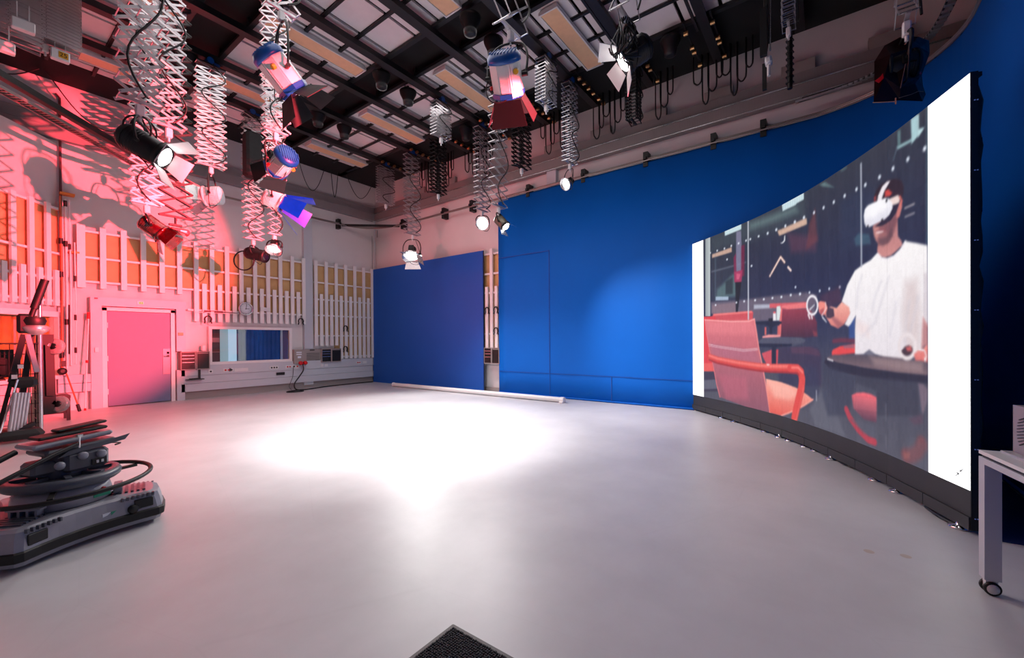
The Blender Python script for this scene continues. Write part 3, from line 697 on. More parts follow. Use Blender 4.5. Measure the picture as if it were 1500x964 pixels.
# big chair: back
back = A_((107, 232), (125, 238), (290, 242), (420, 242), (458, 225), (470, 290), (490, 430), (515, 560), (540, 690), (560, 820), (568, 890), (400, 850), (215, 780), (190, 690), (165, 560), (140, 450), (118, 330))
poly(back, (140, 84, 102), .012, 1, (226, 116, 124))
poly(A_((125, 245), (450, 240), (470, 340), (130, 330)), (236, 134, 140), .10, .5)
poly(A_((200, 620), (400, 640), (420, 800), (260, 790)), (196, 98, 118), .1, .5)
poly(A_((150, 400), (470, 450), (500, 540), (160, 480)), (170, 104, 128), .06, .5)
line(A_((458, 228), (470, 300), (490, 440), (515, 560), (540, 700), (558, 820), (568, 890)), .028, (236, 140, 138), .01)
line(A_((110, 240), (120, 330), (142, 455), (168, 560), (192, 690), (215, 780)), .02, (235, 120, 125), .01)
line(A_((107, 234), (290, 246), (420, 244), (458, 228)), .022, (250, 170, 168), .01)
line(A_((135, 406), (230, 424), (380, 445), (480, 436)), .008, (240, 225, 228), .006); line(A_((135, 417), (230, 434), (380, 456), (482, 446)), .008, (240, 215, 220), .006)
# seat cushion
seat = A_((540, 650), (640, 672), (750, 712), (830, 762), (872, 797), (790, 850), (700, 895), (650, 912), (568, 890), (555, 800), (545, 720))
poly(seat, (226, 92, 80), .012, 1, (250, 176, 160)); poly(A_((560, 670), (700, 705), (780, 760), (700, 800), (600, 780)), (252, 190, 175), .08, .6)
line(A_((872, 797), (790, 850), (700, 892), (650, 910)), .022, (246, 160, 148), .01)
# armrest
arm = A_((140, 497), (200, 520), (340, 548), (480, 568), (560, 575), (700, 578), (760, 582), (785, 605), (795, 650), (790, 720), (770, 800), (740, 930))
line(arm, .135, (214, 70, 66), .012); line([(s, z+.028) for s, z in arm[:8]], .05, (248, 128, 118), .03, .8); line([(s+.02, z) for s, z in arm[7:]], .05, (252, 148, 138), .03, .8)
line([(s, z-.055) for s, z in arm[:8]], .03, (140, 36, 48), .02, .7)
poly(A_((545, 545), (565, 545), (565, 556), (545, 556)), (240, 200, 200), .006)
line(A_((896, 735), (896, 805)), .02, (150, 150, 165), .01)
# chair parts by the table, right
line(C_((-15, 640), (40, 640), (65, 665), (68, 730), (45, 830), (15, 960)), .105, (222, 74, 70), .012); line(C_((0, 636), (42, 636), (72, 668)), .03, (250, 140, 130), .02, .8)
line(C_((285, 540), (330, 520), (420, 508)), .10, (225, 72, 72), .012); line(C_((280, 458), (330, 452), (420, 455)), .05, (120, 48, 66), .03, .8)
# the man behind the table: arm, shirt, neck, head
poly(C_((380, 290), (425, 290), (425, 440), (385, 440)), (52, 86, 160), .03, .7)
poly(C_((345, 488), (420, 480), (420, 505), (350, 505)), (90, 120, 150), .02, .5)
poly(C_((335, 195), (300, 235), (262, 225), (232, 235), (225, 290), (262, 350), (310, 372), (350, 345), (388, 285), (400, 230)), (214, 122, 116), .012, 1, (246, 176, 160))
poly(C_((262, 300), (310, 372), (350, 345), (330, 330), (280, 290)), (150, 88, 96), .04, .7)
poly(C_((240, 226), (280, 240), (286, 290), (256, 306), (232, 300), (228, 250)), (62, 48, 66), .012, .92)
poly(C_((176, 200), (190, 188), (228, 196), (240, 235), (226, 280), (200, 285), (182, 262)), (240, 140, 128), .012); poly(C_((185, 250), (215, 235), (215, 275), (195, 285)), (170, 76, 82), .02, .8)
line(C_((225, 198), (230, 240), (200, 285), (232, 330), (205, 300)), .012, (235, 232, 238), .008)
shirt = F_((640, 870), (680, 885), (735, 868), (780, 820), (800, 785), (860, 795), (920, 808))+C_((914, -40), (914, 360), (886, 330), (870, 560), (730, 575), (620, 562), (560, 545), (520, 515), (480, 545), (424, 548), (424, 400), (430, 285), (395, 345), (380, 360), (355, 345), (392, 270), (385, 230), (335, 192), (372, 80), (420, -10))+F_((510, 950), (550, 920), (600, 890), (636, 850))
poly(shirt, (230, 222, 228), .012, 1, (250, 246, 246))
poly(C_((886, 0), (914, 0), (914, 355), (900, 350), (886, 280)), (216, 206, 212), .02, .9); poly(C_((880, 290), (914, 350), (914, 470), (880, 500), (868, 560), (872, 400)), (205, 140, 140), .015, .9)
poly(C_((760, 60), (840, 40), (870, 300), (860, 540), (760, 500), (740, 300)), (214, 196, 196), .12, .75)
poly(C_((430, 310), (520, 360), (520, 430), (430, 400)), (238, 215, 214), .08, .6)
for q in (((600, 60), (560, 150), (540, 260)), ((650, 30), (560, 330), (480, 420)), ((700, 200), (660, 420)), ((790, 190), (770, 300), (760, 480)), ((850, 160), (820, 300), (790, 420)), ((470, 20), (440, 120), (436, 230))): line(C_(*q), .02, (205, 200, 210), .05, .55)
poly(C_((424, 548), (480, 545), (520, 512), (560, 545), (540, 556)), (190, 180, 190), .03, .4)
neck = D_((340, 690), (330, 770), (350, 815), (400, 826), (450, 812), (500, 770), (555, 715), (545, 680), (515, 640), (512, 480), (540, 400), (420, 560))
poly(neck, (206, 140, 136), .012, 1, (170, 112, 116))
poly(D_((292, 560), (300, 620), (320, 680), (345, 715), (390, 722), (440, 690), (480, 600), (515, 480), (548, 380), (545, 320), (300, 540)), (172, 112, 112), .012, 1, (120, 74, 84))
poly(D_((300, 560), (330, 560), (345, 620), (330, 670), (310, 640)), (222, 160, 152), .05, .8)
poly(D_((400, 560), (470, 470), (500, 480), (480, 600), (430, 640)), (120, 78, 88), .06, .8)
poly(D_((340, 660), (420, 640), (460, 560), (470, 640), (430, 700), (380, 725), (345, 715)), (96, 68, 78), .04, .8)
poly(D_((320, 600), (340, 590), (392, 588), (380, 604), (345, 614), (322, 612)), (240, 215, 215), .012); line(D_((318, 592), (350, 588), (398, 582)), .015, (140, 70, 82), .012, .9)
poly(D_((300, 560), (340, 545), (350, 575), (320, 590)), (215, 150, 142), .03, .8)
poly(D_((500, 480), (528, 470), (552, 380), (548, 330), (520, 340), (505, 400)), (200, 120, 116), .012)
# hair, headband glow, headset
poly(D_((300, 330), (310, 260), (350, 190), (430, 140), (500, 128), (548, 150), (566, 210), (560, 280), (545, 330), (500, 300), (420, 290), (330, 340)), (46, 34, 46), .012)
poly(D_((400, 240), (430, 225), (465, 260), (440, 285), (400, 290)), (225, 78, 72), .02, .9); poly(D_((302, 296), (318, 280), (322, 320), (304, 335)), (170, 72, 72), .02, .9)
poly(D_((330, 340), (340, 280), (375, 200), (415, 158), (448, 150), (430, 180), (395, 240), (375, 300), (370, 340)), (238, 230, 236), .01)
poly(D_((440, 310), (460, 300), (515, 275), (530, 300), (528, 345), (470, 365), (440, 370)), (238, 216, 210), .01); line(D_((530, 290), (550, 330), (540, 360)), .02, (220, 110, 100), .012)
poly(D_((400, 480), (470, 380), (530, 340), (500, 430), (450, 500), (380, 545), (310, 560)), (40, 36, 56), .015)
poly(D_((212, 460), (222, 400), (255, 365), (320, 335), (400, 304), (435, 308), (460, 340), (468, 390), (440, 450), (400, 490), (330, 525), (265, 558), (235, 562), (218, 525)), (222, 220, 232), .012, 1, (250, 248, 252))
poly(D_((240, 380), (400, 320), (420, 380), (300, 470), (230, 480)), (255, 253, 255), .06, .7)
for a, b in ((248, 553), (375, 497), (414, 326)): s, z = D_((a, b))[0]; poly(ell(s, z, .014, .014), (30, 30, 40), .008)
line(D_((335, 800), (370, 838), (420, 846), (480, 820), (540, 760), (580, 690)), .03, (246, 240, 244), .012)
line(D_((188, 0), (192, 905)), .026, (172, 176, 190), .01); line(B_((487, 130), (489, 950)), .03, (205, 208, 218), .01)
line(B_((670, 270), (680, 760)), .01, (70, 80, 110), .01, .6); line(B_((214, 400), (214, 800)), .01, (110, 130, 150), .01, .5)
# controllers
r1 = [S(1160+(137+36*math.cos(t))/4.59, 400+(217+62*math.sin(t))/4.59) for t in [2*PI*k/28 for k in range(28)]]
line(r1, .035, (236, 232, 238), .01, closed=True); line(C_((110, 280), (120, 305)), .03, (230, 220, 225), .01); line(C_((130, 280), (136, 305)), .03, (230, 220, 225), .01)
line(C_((118, 245), (150, 215), (120, 250)), .02, (190, 190, 200), .01)
# the round table in front
poly(C_((235, 565), (280, 550), (420, 548), (560, 556), (730, 575), (914, 600), (914, 688), (700, 668), (480, 635), (300, 600), (240, 582)), (124, 100, 106), .012, 1, (82, 74, 86))
poly(C_((520, 560), (730, 578), (880, 600), (880, 670), (700, 650), (560, 620)), (168, 140, 140), .06, .6)
poly(C_((215, 600), (235, 572), (300, 600), (480, 636), (700, 668), (914, 688), (914, 742), (700, 730), (480, 700), (260, 650)), (40, 40, 58), .012)
line(C_((240, 578), (275, 590)), .02, (240, 235, 240), .01, .9)
poly(C_((430, 690), (914, 745), (914, 760), (850, 745), (860, 960), (570, 960), (568, 790), (430, 740)), (58, 60, 76), .03, .9)
poly(C_((210, 610), (300, 650), (430, 700), (380, 960), (240, 960), (200, 800)), (56, 60, 80), .05, .7)
# chair seen under the table
poly(E_((218, 270), (250, 255), (300, 252), (350, 265), (386, 285), (386, 455), (300, 435), (230, 360)), (92, 62, 82), .012, 1, (246, 106, 116))
for i in range(5): line(E_((235, 290+i*16), (386, 305+i*17)), .008, (255, 160, 165), .01, .3)
line(E_((182, 365), (205, 420), (260, 500), (330, 570), (372, 585)), .075, (178, 62, 78), .015)
poly(E_((205, 430), (270, 440), (380, 480), (380, 560), (300, 530)), (86, 88, 104), .03, .6)
poly(E_((665, 190), (700, 195), (728, 230), (728, 300), (700, 400), (690, 380)), (128, 108, 122), .02, .8); poly(E_((600, 430), (690, 400), (700, 460), (640, 470)), (92, 66, 84), .03, .7)
line(E_((585, 678), (630, 672), (665, 650), (690, 600)), .13, (132, 66, 70), .05, .9); poly(E_((570, 660), (610, 655), (610, 695), (575, 698)), (180, 90, 82), .02, .8)
line(E_((448, 330), (448, 440)), .015, (110, 108, 122), .01, .6); line(E_((448, 540), (450, 630)), .015, (110, 108, 122), .01, .6)
poly(E_((590, 570), (728, 575), (728, 780), (560, 700)), (92, 96, 110), .08, .35)
# second controller, hand
poly(C_((760, 495), (785, 485), (810, 500), (820, 560), (770, 565), (735, 560), (730, 530)), (70, 50, 60), .012); poly(C_((765, 500), (800, 490), (808, 525), (775, 525)), (196, 92, 92), .015)
r2 = [S(1160+(775+54*math.cos(t))/4.59, 400+(493+80*math.sin(t))/4.59) for t in [2*PI*k/28 for k in range(28)]]
line(r2, .04, (232, 220, 222), .01, closed=True)
poly(C_((820, 545), (850, 520), (880, 510), (914, 470), (914, 600), (870, 590), (830, 588)), (220, 112, 108), .015, 1, (238, 150, 140)); line(C_((855, 515), (890, 520), (905, 560), (895, 590)), .012, (240, 235, 240), .008)
poly(C_((888, 568), (902, 568), (902, 590), (890, 590)), (245, 235, 235), .008)
# soften the whole picture with a small blur
for _ in range(2):
    Q = IMG.copy(); Q[1:-1] = IMG[1:-1]*.5+IMG[:-2]*.25+IMG[2:]*.25; IMG[:] = Q
    Q = IMG.copy(); Q[:, 1:-1] = IMG[:, 1:-1]*.5+IMG[:, :-2]*.25+IMG[:, 2:]*.25; IMG[:] = Q
IMG += (rng.rand(*GS.shape)[..., None]-.5)*.022*(IMG+.25)
grain = rng.rand(GS.shape[0]//10+1, GS.shape[1]//4+1).repeat(10, 0).repeat(4, 1)[:GS.shape[0], :GS.shape[1], None]
IMG += (grain-.5)*.02
# grey and pale strips at the left, plain white margins
sa = S(1030.5, 460)[0]; sb = S(1359.2, 460)[0]
top_l = B_((132, 280), (172, 264), (172, 925), (132, 925)); poly(top_l, (150, 158, 162), .01, 1, (188, 196, 198), 0)
IMG[:, sv < S(1033, 400)[0]] = IMG[:, sv < S(1033, 400)[0]]
m = (sv < sa); IMG[:, m] = 6.0
m = (sv > sb); IMG[:, m] = 6.0
line(E_((915, 812), (938, 795)), .012, (20, 20, 24), .008); line(E_((938, 795), (925, 789)), .012, (20, 20, 24), .008); line(E_((938, 795), (934, 808)), .012, (20, 20, 24), .008)
line(E_((968, 768), (948, 782)), .012, (20, 20, 24), .008); line(E_((948, 782), (960, 786)), .012, (20, 20, 24), .008); line(E_((948, 782), (950, 770)), .012, (20, 20, 24), .008)
IMG = np.clip(IMG, 0, 6)
L01 = np.clip(IMG, 0, 1); LIN = np.where(L01 <= .04045, L01/12.92, ((L01+.055)/1.055)**2.4)
LIN = np.where(IMG > 1.2, 1.75, LIN)
RGBA = np.ones(GS.shape+(4,), np.float32); RGBA[..., :3] = LIN
ledm = bpy.data.materials.new('led_surface'); ledm.use_nodes = True; nt = ledm.node_tree; b = nt.nodes['Principled BSDF']
at = nt.nodes.new('ShaderNodeAttribute'); at.attribute_name = 'shown'
b.inputs['Base Color'].default_value = (.018, .018, .02, 1); b.inputs['Roughness'].default_value = .5; b.inputs['Specular IOR Level'].default_value = .2
nt.links.new(at.outputs['Color'], b.inputs['Emission Color']); b.inputs['Emission Strength'].default_value = 1.0

WC = LV[0].lerp(LV[-1], .5); WC.z = 0
wall = thing('video_wall', 'large curved video wall showing a man in a headset at a cafe table', 'video wall', WC)
KICK = M('black_kick_panel', (.20, .20, .21), .45, noise=.08, scale=6)
for i in range(NP):
    a, b2 = LV[i], LV[i+1]; e = (b2-a).normalized(); n = Vector((e.y, -e.x, 0))*-1
    if n.dot(Vector((4, 5, 0))-a) < 0: n = -n
    for j in range(NR):
        c0, r0 = i*(NC+1), j*(NC+1)
        sub_s = sv[c0:c0+NC+1]-PS[i]; sub_z = zv[r0:r0+NC+1]
        gx = .0004*((np.arange(NC+1) == 0)*1.-(np.arange(NC+1) == NC)*1.)
        X, Z = np.meshgrid(sub_s+gx, sub_z)
        co = np.empty((NC+1, NC+1, 3), np.float32)
        co[..., 0] = a.x+e.x*X-WC.x; co[..., 1] = a.y+e.y*X-WC.y; co[..., 2] = Z
        verts = co.reshape(-1, 3)
        idx = np.arange((NC+1)*(NC+1)).reshape(NC+1, NC+1)
        q = np.stack([idx[:-1, :-1], idx[:-1, 1:], idx[1:, 1:], idx[1:, :-1]], -1).reshape(-1, 4)
        me = bpy.data.meshes.new('led_tile')
        nv = len(verts); nq = len(q)
        # eight more vertices close the tile into a shallow box behind its face
        back = []
        for (s_, z_) in ((sub_s[0], sub_z[0]), (sub_s[-1], sub_z[0]), (sub_s[-1], sub_z[-1]), (sub_s[0], sub_z[-1])):
            p = a+e*float(s_)-n*.04; back.append((p.x-WC.x, p.y-WC.y, float(z_)))
        cor = [int(idx[0, 0]), int(idx[0, -1]), int(idx[-1, -1]), int(idx[-1, 0])]
        V = np.concatenate([verts, np.array(back, np.float32)])
        bq = [[nv+3, nv+2, nv+1, nv]]+[[cor[k], nv+k, nv+(k+1) % 4, cor[(k+1) % 4]] for k in range(4)]
        Q = np.concatenate([q, np.array(bq)])
        me.vertices.add(len(V)); me.vertices.foreach_set('co', V.ravel())
        me.loops.add(Q.size); me.loops.foreach_set('vertex_index', Q.ravel().astype(np.int32))
        me.polygons.add(len(Q)); me.polygons.foreach_set('loop_start', np.arange(0, Q.size, 4, dtype=np.int32))
        me.materials.append(ledm); me.materials.append(BLACK)
        mi = np.zeros(len(Q), np.int32); mi[nq:] = 1; me.polygons.foreach_set('material_index', mi)
        me.update(calc_edges=True)
        at_ = me.color_attributes.new('shown', 'FLOAT_COLOR', 'POINT')
        col = np.concatenate([RGBA[r0:r0+NC+1, c0:c0+NC+1].reshape(-1, 4), np.zeros((4, 4), np.float32)])
        at_.data.foreach_set('color', col.ravel())
        link('led_tile', me, wall)
    # kick panel under each column, in two steps
    k = MB(); o = -WC
    k.plate([a+o+Vector((0, 0, .12))-n*.02, b2+o+Vector((0, 0, .12))-n*.02, b2+o+Vector((0, 0, .318))-n*.02, a+o+Vector((0, 0, .318))-n*.02], .03)
    part('kick_panel', k, KICK, wall)
    k = MB(); g = e*.004
    k.plate([a+g+o+Vector((0, 0, .03)), b2-g+o+Vector((0, 0, .03)), b2-g+o+Vector((0, 0, .125)), a+g+o+Vector((0, 0, .125))], .02)
    part('skirt_panel', k, KICK, wall)
    # cabinet frame behind the tiles, seen at the right end
    f = MB(); mid_ = (a+b2)/2+o
    for z in (.34, .85, 1.36, 1.87, 2.38, 2.89, 3.37): f.bar(a+o-n*.055+Vector((0, 0, z)), b2+o-n*.055+Vector((0, 0, z)), .03, .03)
    f.bar(a+o-n*.06+Vector((0, 0, .03)), a+o-n*.06+Vector((0, 0, 3.38)), .04, .04)
    part('cabinet_frame', f, BLACK, wall)
# end cheek with rough black cable bundle and status lights
a, b2 = LV[-2], LV[-1]; e = (b2-a).normalized(); n = Vector((e.y, -e.x, 0)); n = n if n.dot(Vector((4, 5, 0))-a) > 0 else -n
o = -WC
ck = MB().plate([b2+o+Vector((0, 0, .03)), b2+o-n*.045+Vector((0, 0, .03)), b2+o-n*.045+Vector((0, 0, 3.39)), b2+o+Vector((0, 0, 3.39))], .01); part('end_cheek', ck, BLACK, wall)
cb_ = MB(); P = [b2+o-n*(.055+.008*math.sin(i*2.1))-e*.02+Vector((0, 0, .1+i*.11)) for i in range(30)]
cb_.tube(P, [.014+.012*abs(math.sin(i*1.3)) for i in range(30)], 7); part('cable_bundle', cb_, CAB, wall)
sl = MB()
for i in range(7): sl.box(b2+o-n*.022+e*.008+Vector((0, 0, .12+i*.51)), (.006, .008, .006)); sl.box(b2+o-n*.038+e*.008+Vector((0, 0, .12+i*.51)), (.006, .008, .006))
part('status_light', sl, M('status_light_blue', (.5, .6, .9), .4, emit=(.5, .65, 1), estr=.12), wall)
foot = MB().lathe([(.062, 0), (.066, .007), (.058, .016), (.022, .024), (.016, .045)], n=16).mesh('levelling_foot', CHROME)
for px, py in [(1019.5, 601.5), (1058, 613), (1076, 618.5), (1121, 633), (1142, 641), (1157, 646), (1180.5, 655), (1195.4, 661), (1217.6, 673), (1282.7, 704), (1314, 721), (1405, 773)]:
    p = onZ(px, py, .0); link('levelling_foot', foot, wall, (p.x-WC.x, p.y-WC.y, 0))
cc = MB(); p = [onZ(x, y, .012) for x, y in ((1224, 672), (1238, 681), (1262, 689), (1275, 694))]; cc.tube(smooth(p, 4), .010, 6); single('floor_cable', cc, CAB, 'thin black cable under the video wall, farther one', 'cable'); cc = MB()
p = [onZ(x, y, .012) for x, y in ((1356, 742), (1372, 754), (1392, 765), (1404, 769))]; cc.tube(smooth(p, 4), .014, 6)
single('floor_cable', cc, CAB, 'thick black cable peeking out at the near end of the video wall', 'cable')

# ================================================================== HOISTS AND SPOTLIGHTS
def D(r, u, f):
    v = Vector((.598, -.8016, 0))*r + Vector((0, 0, 1))*u + Vector((.8016, .598, 0))*f
    return v.normalized()
def hoist(lab, x, y, ztop, zbot, n, w=.33, d=.16, mat=None, az=0., box=True, bw=.022, cable=True, group='scissor hoists', motor=True):
    """spring scissor hoist: two lattice planes tied by short rods"""
    mat = mat or ALU
    t = thing('scissor_hoist', lab, 'lamp hoist', (x, y, ztop), az, group)
    H = ztop-zbot; h = H/n; L = math.hypot(w, h)+bw*.6
    arm = MB().box((0, 0, 0), (L, .006, bw)).mesh('arm', mat); ang_ = math.atan2(h, w)
    for i in range(n):
        zc = -(i+.5)*h
        for s in (-1, 1):
            link('arm', arm, t, (0, s*d/2, zc), (0, ang_, 0)); link('arm', arm, t, (0, s*(d/2-.008), zc), (0, -ang_, 0))
    r = MB()
    for i in range(n+1):
        for sx in (-1, 0, 1):
            z = -i*h if sx else -(i+.5)*h
            if sx == 0 and i == n: continue
            r.bar((sx*w/2, -d/2-.006, z), (sx*w/2, d/2+.006, z), .010)
    o = part('pivot_rods', r, mat if mat is BLACK else ALUB, t); o['kind'] = 'stuff'
    cr = MB().bb((-w/2, -d/2-.01, .0), (w/2, d/2+.01, .025)).bb((-.05, -.05, .0), (.05, .05, 6.80-ztop)); part('carriage', cr, RAIL, t)
    if motor: part('spring_motor', MB().tube([(-.02, -.10, .09), (-.02, .10, .09)], .06, 12).box((.10, 0, .06), (.10, .09, .09)), BLUEP, t, 'blue spring motor at the top')
    if motor: part('connector', MB().tube([(.17, -.03, .06), (.17, .05, .06)], .03, 8), COPPER, t)
    part('bottom_bar', MB().bar((-w/2, 0, -H), (w/2, 0, -H), .03, .03).bar((0, 0, -H), (0, 0, -H-.06), .02), mat, t)
    if box:
        part('lamp_spigot', MB().bevbox((0, 0, -H-.09), (.075, .06, .12), .01).tube([(0, 0, -H-.14), (0, 0, -H-.2)], .014, 8), WHP, t, 'white spigot box at the bottom')
    if cable:
        pts = []
        m = max(3, n//3)
        for k in range(m*8+1):
            a = k/8*PI; pts.append((w*.42*math.sin(a)+.02, -d/2-.03, -.02-(H-.03)*k/(m*8)))
        part('cable', MB().tube(pts, .011, 6), CAB, t, 'black supply cable snaking down the lattice')
    return t
def frame(d):
    x = Vector(d).normalized(); y = Vector((0, 0, 1)).cross(x); y = y.normalized() if y.length > 1e-3 else Vector((0, 1, 0)); z = x.cross(y)
    return Matrix((x, y, z)).transposed()
def fixture(lab, c, dr, L, R, style, hang, lit=False, doors=(35, 35, 35, 35), dl=None, body=None, cap=None, doorm=None, lens=None, group=None, side=True):
    """studio spotlight: octagonal housing, end rings, four barn doors, yoke up to the hang point"""
    c = Vector(c); m = frame(dr); t = thing('studio_spotlight', lab, 'spotlight', c, 0, group)
    B = body or BLACK; Cc = cap or BLACK; mm = m @ Matrix.Rotation(PI/2, 3, 'Y')    # lathe axis z -> beam x
    n8 = 8 if style == 'blue' else 18
    rot = mm @ Matrix.Rotation(PI/8, 3, 'Z')
    kk = .55 if style == 'open' else 1.; L0_ = L; 
    if style == 'open': rot = rot
    hb = MB().lathe([(R*.5, -L*.62), (R*.55, -L*.55), (R*.55, -L*.15), (R*.4, -L*.1)], n=16, m=rot) if style == 'open' else MB().lathe([(R*.93, -L*.36), (R*.97, -L*.30), (R*.97, L*.34), (R*.93, L*.36)], n=n8, m=rot, smooth=style != 'blue'); hs = part('housing', hb, B, t)
    if style == 'blue':
        cp = MB().lathe([(R*.35, -L*.52), (R*.85, -L*.50), (R*1.04, -L*.40), (R*1.04, -L*.30), (R*.9, -L*.30)], n=16, m=rot); 
        bk = part('back_cap', cp, Cc, t)
        g = MB()
        for k in range(-4, 5):
            yy = k*R*.2; zz = math.sqrt(max(0, (R*.85)**2-yy*yy))*.95; g.bar(m@Vector((-L*.515, yy, -zz)), m@Vector((-L*.515, yy, zz)), R*.05, L*.03)
        part('cooling_fins', g, RIBX, bk)
        part('front_ring', MB().lathe([(R*.9, L*.30), (R*1.05, L*.31), (R*1.05, L*.40), (R*.92, L*.44), (R*.80, L*.44)], n=n8, m=rot, smooth=False, cap=False), Cc, t)
        sp_ = MB()
        for a in (PI/2, -PI/2, PI/4*3, -PI/4*3, 0):
            rr = Matrix.Rotation(a, 3, 'X'); sp_.box(m@(rr@Vector((0, R*.90, 0))), (L*.56, R*.06, R*.52), m@rr)
        part('side_panel', sp_, WHP, hs, 'white side panels')
        part('control_box', MB().box(m@Vector((-.0, R*1.02, R*.25)), (L*.42, R*.22, R*.5), m), BLACK, hs)
        part('focus_knob', MB().lathe([(R*.16, 0), (R*.16, R*.22), (R*.10, R*.25)], c=m@Vector((-L*.12, -R*.75, -R*.75)), n=10, m=m), YEL, hs, 'yellow focus knob')
        part('tilt_knob', MB().lathe([(R*.12, 0), (R*.12, R*.2)], c=m@Vector((L*.14, R*.98, -R*.3)), n=10, m=mm), REDP, hs, 'red tilt knob')
    elif style == 'open':
        part('reflector_bowl', MB().lathe([(R*.35, -L*.2), (R*.8, L*.0), (R*1.25, L*.42), (R*1.29, L*.42), (R*.85, -L*.02), (R*.4, -L*.24)], n=20, m=mm, cap=False), ALUB, t)
        part('heat_vent', MB().box(m@Vector((-L*.3, 0, R*.6)), (L*.4, R*.7, R*.5), m), BLACK, t)
    else:
        part('back_cap', MB().lathe([(R*.3, -L*.50), (R*.8, -L*.47), (R*1.0, -L*.38), (R*1.0, -L*.33)], n=18, m=mm), Cc, t)
        part('front_ring', MB().lathe([(R*.95, L*.32), (R*1.08, L*.34), (R*1.08, L*.42), (R*.9, L*.46), (R*.8, L*.46)], n=18, m=mm, cap=False), Cc, t)
        f_ = MB()
        for k in range(5): f_.lathe([(R*.97, -L*.28+k*L*.06), (R*1.02, -L*.27+k*L*.06), (R*.97, -L*.25+k*L*.06)], n=18, m=mm, cap=False)
        part('cooling_fins', f_, B, hs)
        part('side_box', MB().box(m@Vector((-.02, R*1.0, 0)), (L*.35, R*.25, R*.6), m), Cc, hs)
    lm = (LENS2 if style != 'open' else LENS) if lit else (lens or DLENS)
    lz = L*.455 if style != 'open' else L*.30
    part('lens', MB().lathe([(R*.78, lz-.01), (R*.6, lz+R*.06), (R*.3, lz+R*.11), (.001, lz+R*.13)], n=18, m=mm), lm, t, 'glowing lens' if lit else None)
    # barn doors
    if doors:
        hl = R*.86; dl = dl or R*1.3; xf = L*.45
        for k, an in enumerate(doors):
            if an is None: continue
            rr = Matrix.Rotation(k*PI/2, 3, 'X'); a = math.radians(an); ww = hl*(1.0 if k % 2 == 0 else .8)
            h0 = Vector((xf, 0, hl)); out = Vector((math.cos(a), 0, math.sin(a)))*dl
            q = [h0+Vector((0, -ww, 0)), h0+Vector((0, ww, 0)), h0+out+Vector((0, ww*1.35, 0)), h0+out+Vector((0, -ww*1.35, 0))]
            part('barn_door', MB().plate([m@(rr@v) for v in q], .006), doorm or BLACK, t)
    # yoke: two arms and a bridge, hung from the hoist
    hv = Vector(hang)-c; yl = R*1.22; ax = m@Vector((0, 1, 0)); topz = max(.08, hv.z-.03)
    tilt = Vector((hv.x, hv.y, 0))
    p = [ax*yl, ax*yl+Vector((0, 0, topz*.55))+tilt*.4, ax*yl*.55+Vector((0, 0, topz*.95))+tilt*.95, -ax*yl*.55+Vector((0, 0, topz*.95))+tilt*.95, -ax*yl+Vector((0, 0, topz*.55))+tilt*.4, -ax*yl]
    yk = MB().tube(smooth(p, 4), .014 if R > .1 else .009, 6).tube([ax*yl*.8, ax*yl*1.1], R*.14, 8).tube([-ax*yl*.8, -ax*yl*1.1], R*.14, 8).tube([tilt+Vector((0, 0, topz*.93)), hv], .014, 6)
    part('yoke', yk, BLACK, t)
    if side:
        q = [(-x_*.6) for x_ in [R]]
        lp = [ax*yl*.4+Vector((0, 0, topz*.9))+tilt, ax*R*1.3+Vector((0, 0, -R*.4)), ax*R*.9+Vector((0, 0, -R*1.5)), -ax*R*.2+Vector((0, 0, -R*1.2)), m@Vector((-L*.4, 0, -R*.6))]
        part('cable', MB().tube(smooth(lp, 5), .007, 5), CAB, t)
    return t
lens_alt = None

def hz(px, py, Y): p = onY(px, py, Y); return p
def rig(name_lab, px, Y, py_bot, n, **k):
    p = hz(px, py_bot, Y); kk = dict(w=.36, d=.18); kk.update(k); ztop = kk.pop('ztop', 6.68)
    hoist(name_lab, p.x, Y, ztop, p.z, n, **kk); return p

# far left: large scissor hoist with the white-doored spotlight
p = rig('large stretched grey scissor hoist at the far left, closest to the camera', 205, 5.5, 150, 14, w=.33, d=.22, bw=.03)
c = hz(212, 214, 5.5)
fixture('black spotlight shining right with white lit barn doors, at the far left', c, D(.72, -.42, .22), .44, .13, 'round', p-Vector((0, 0, .18)), True, (38, 60, 38, 60), .20, body=DARKM, doorm=WHP)
lc = MB()
for k in range(6): a = k*1.05; lc.tube([p+Vector((.13*math.cos(a)*math.sin(t), .10*math.sin(a)*math.sin(t), -.14-.17*(1-math.cos(t))*.8)) for t in [PI*j/10 for j in range(11)]], .009, 5)
single('cable_coil', lc, CAB, 'messy coil of black cable above the white-doored spotlight', 'cable')
rig('scissor hoist right behind the large one at far left, lit pink at the bottom', 247, 6.81, 185, 15, w=.33, bw=.026)
p = rig('scissor hoist carrying the small red gelled spotlight, mostly behind the large hoist', 215, 8.06, 298, 20, w=.36, bw=.024)
c = hz(225, 333, 8.06)
fixture('small spotlight wrapped in crumpled red gel at left, under a pink lit hoist', c, D(.62, -.55, .35), .34, .13, 'round', p-Vector((0, 0, .14)), False, (20, 35, 45, 35), .20, body=REDG, cap=REDG, doorm=REDG, side=True)
p = rig('black open zigzag hoist hanging behind the white-doored spotlight', 258, 8.06, 318, 17, w=.42, d=.05, mat=BLACK, bw=.022, box=False, cable=False, motor=False)
sc_ = thing('clip_light', 'little red box with a clamp under the black zigzag hoist', 'lamp', (p.x+.02, 8.06, p.z-.16))
part('box', MB().bevbox((.02, 0, -.06), (.24, .1, .09), .015), REDP, sc_); part('clamp', MB().box((-.03, 0, .03), (.16, .05, .03)).tube([(-.03, 0, .03), (-.03, 0, .16)], .015, 6), BLACK, sc_); part('label', MB().box((.06, -.053, -.055), (.08, .004, .03)), WLAB, sc_)
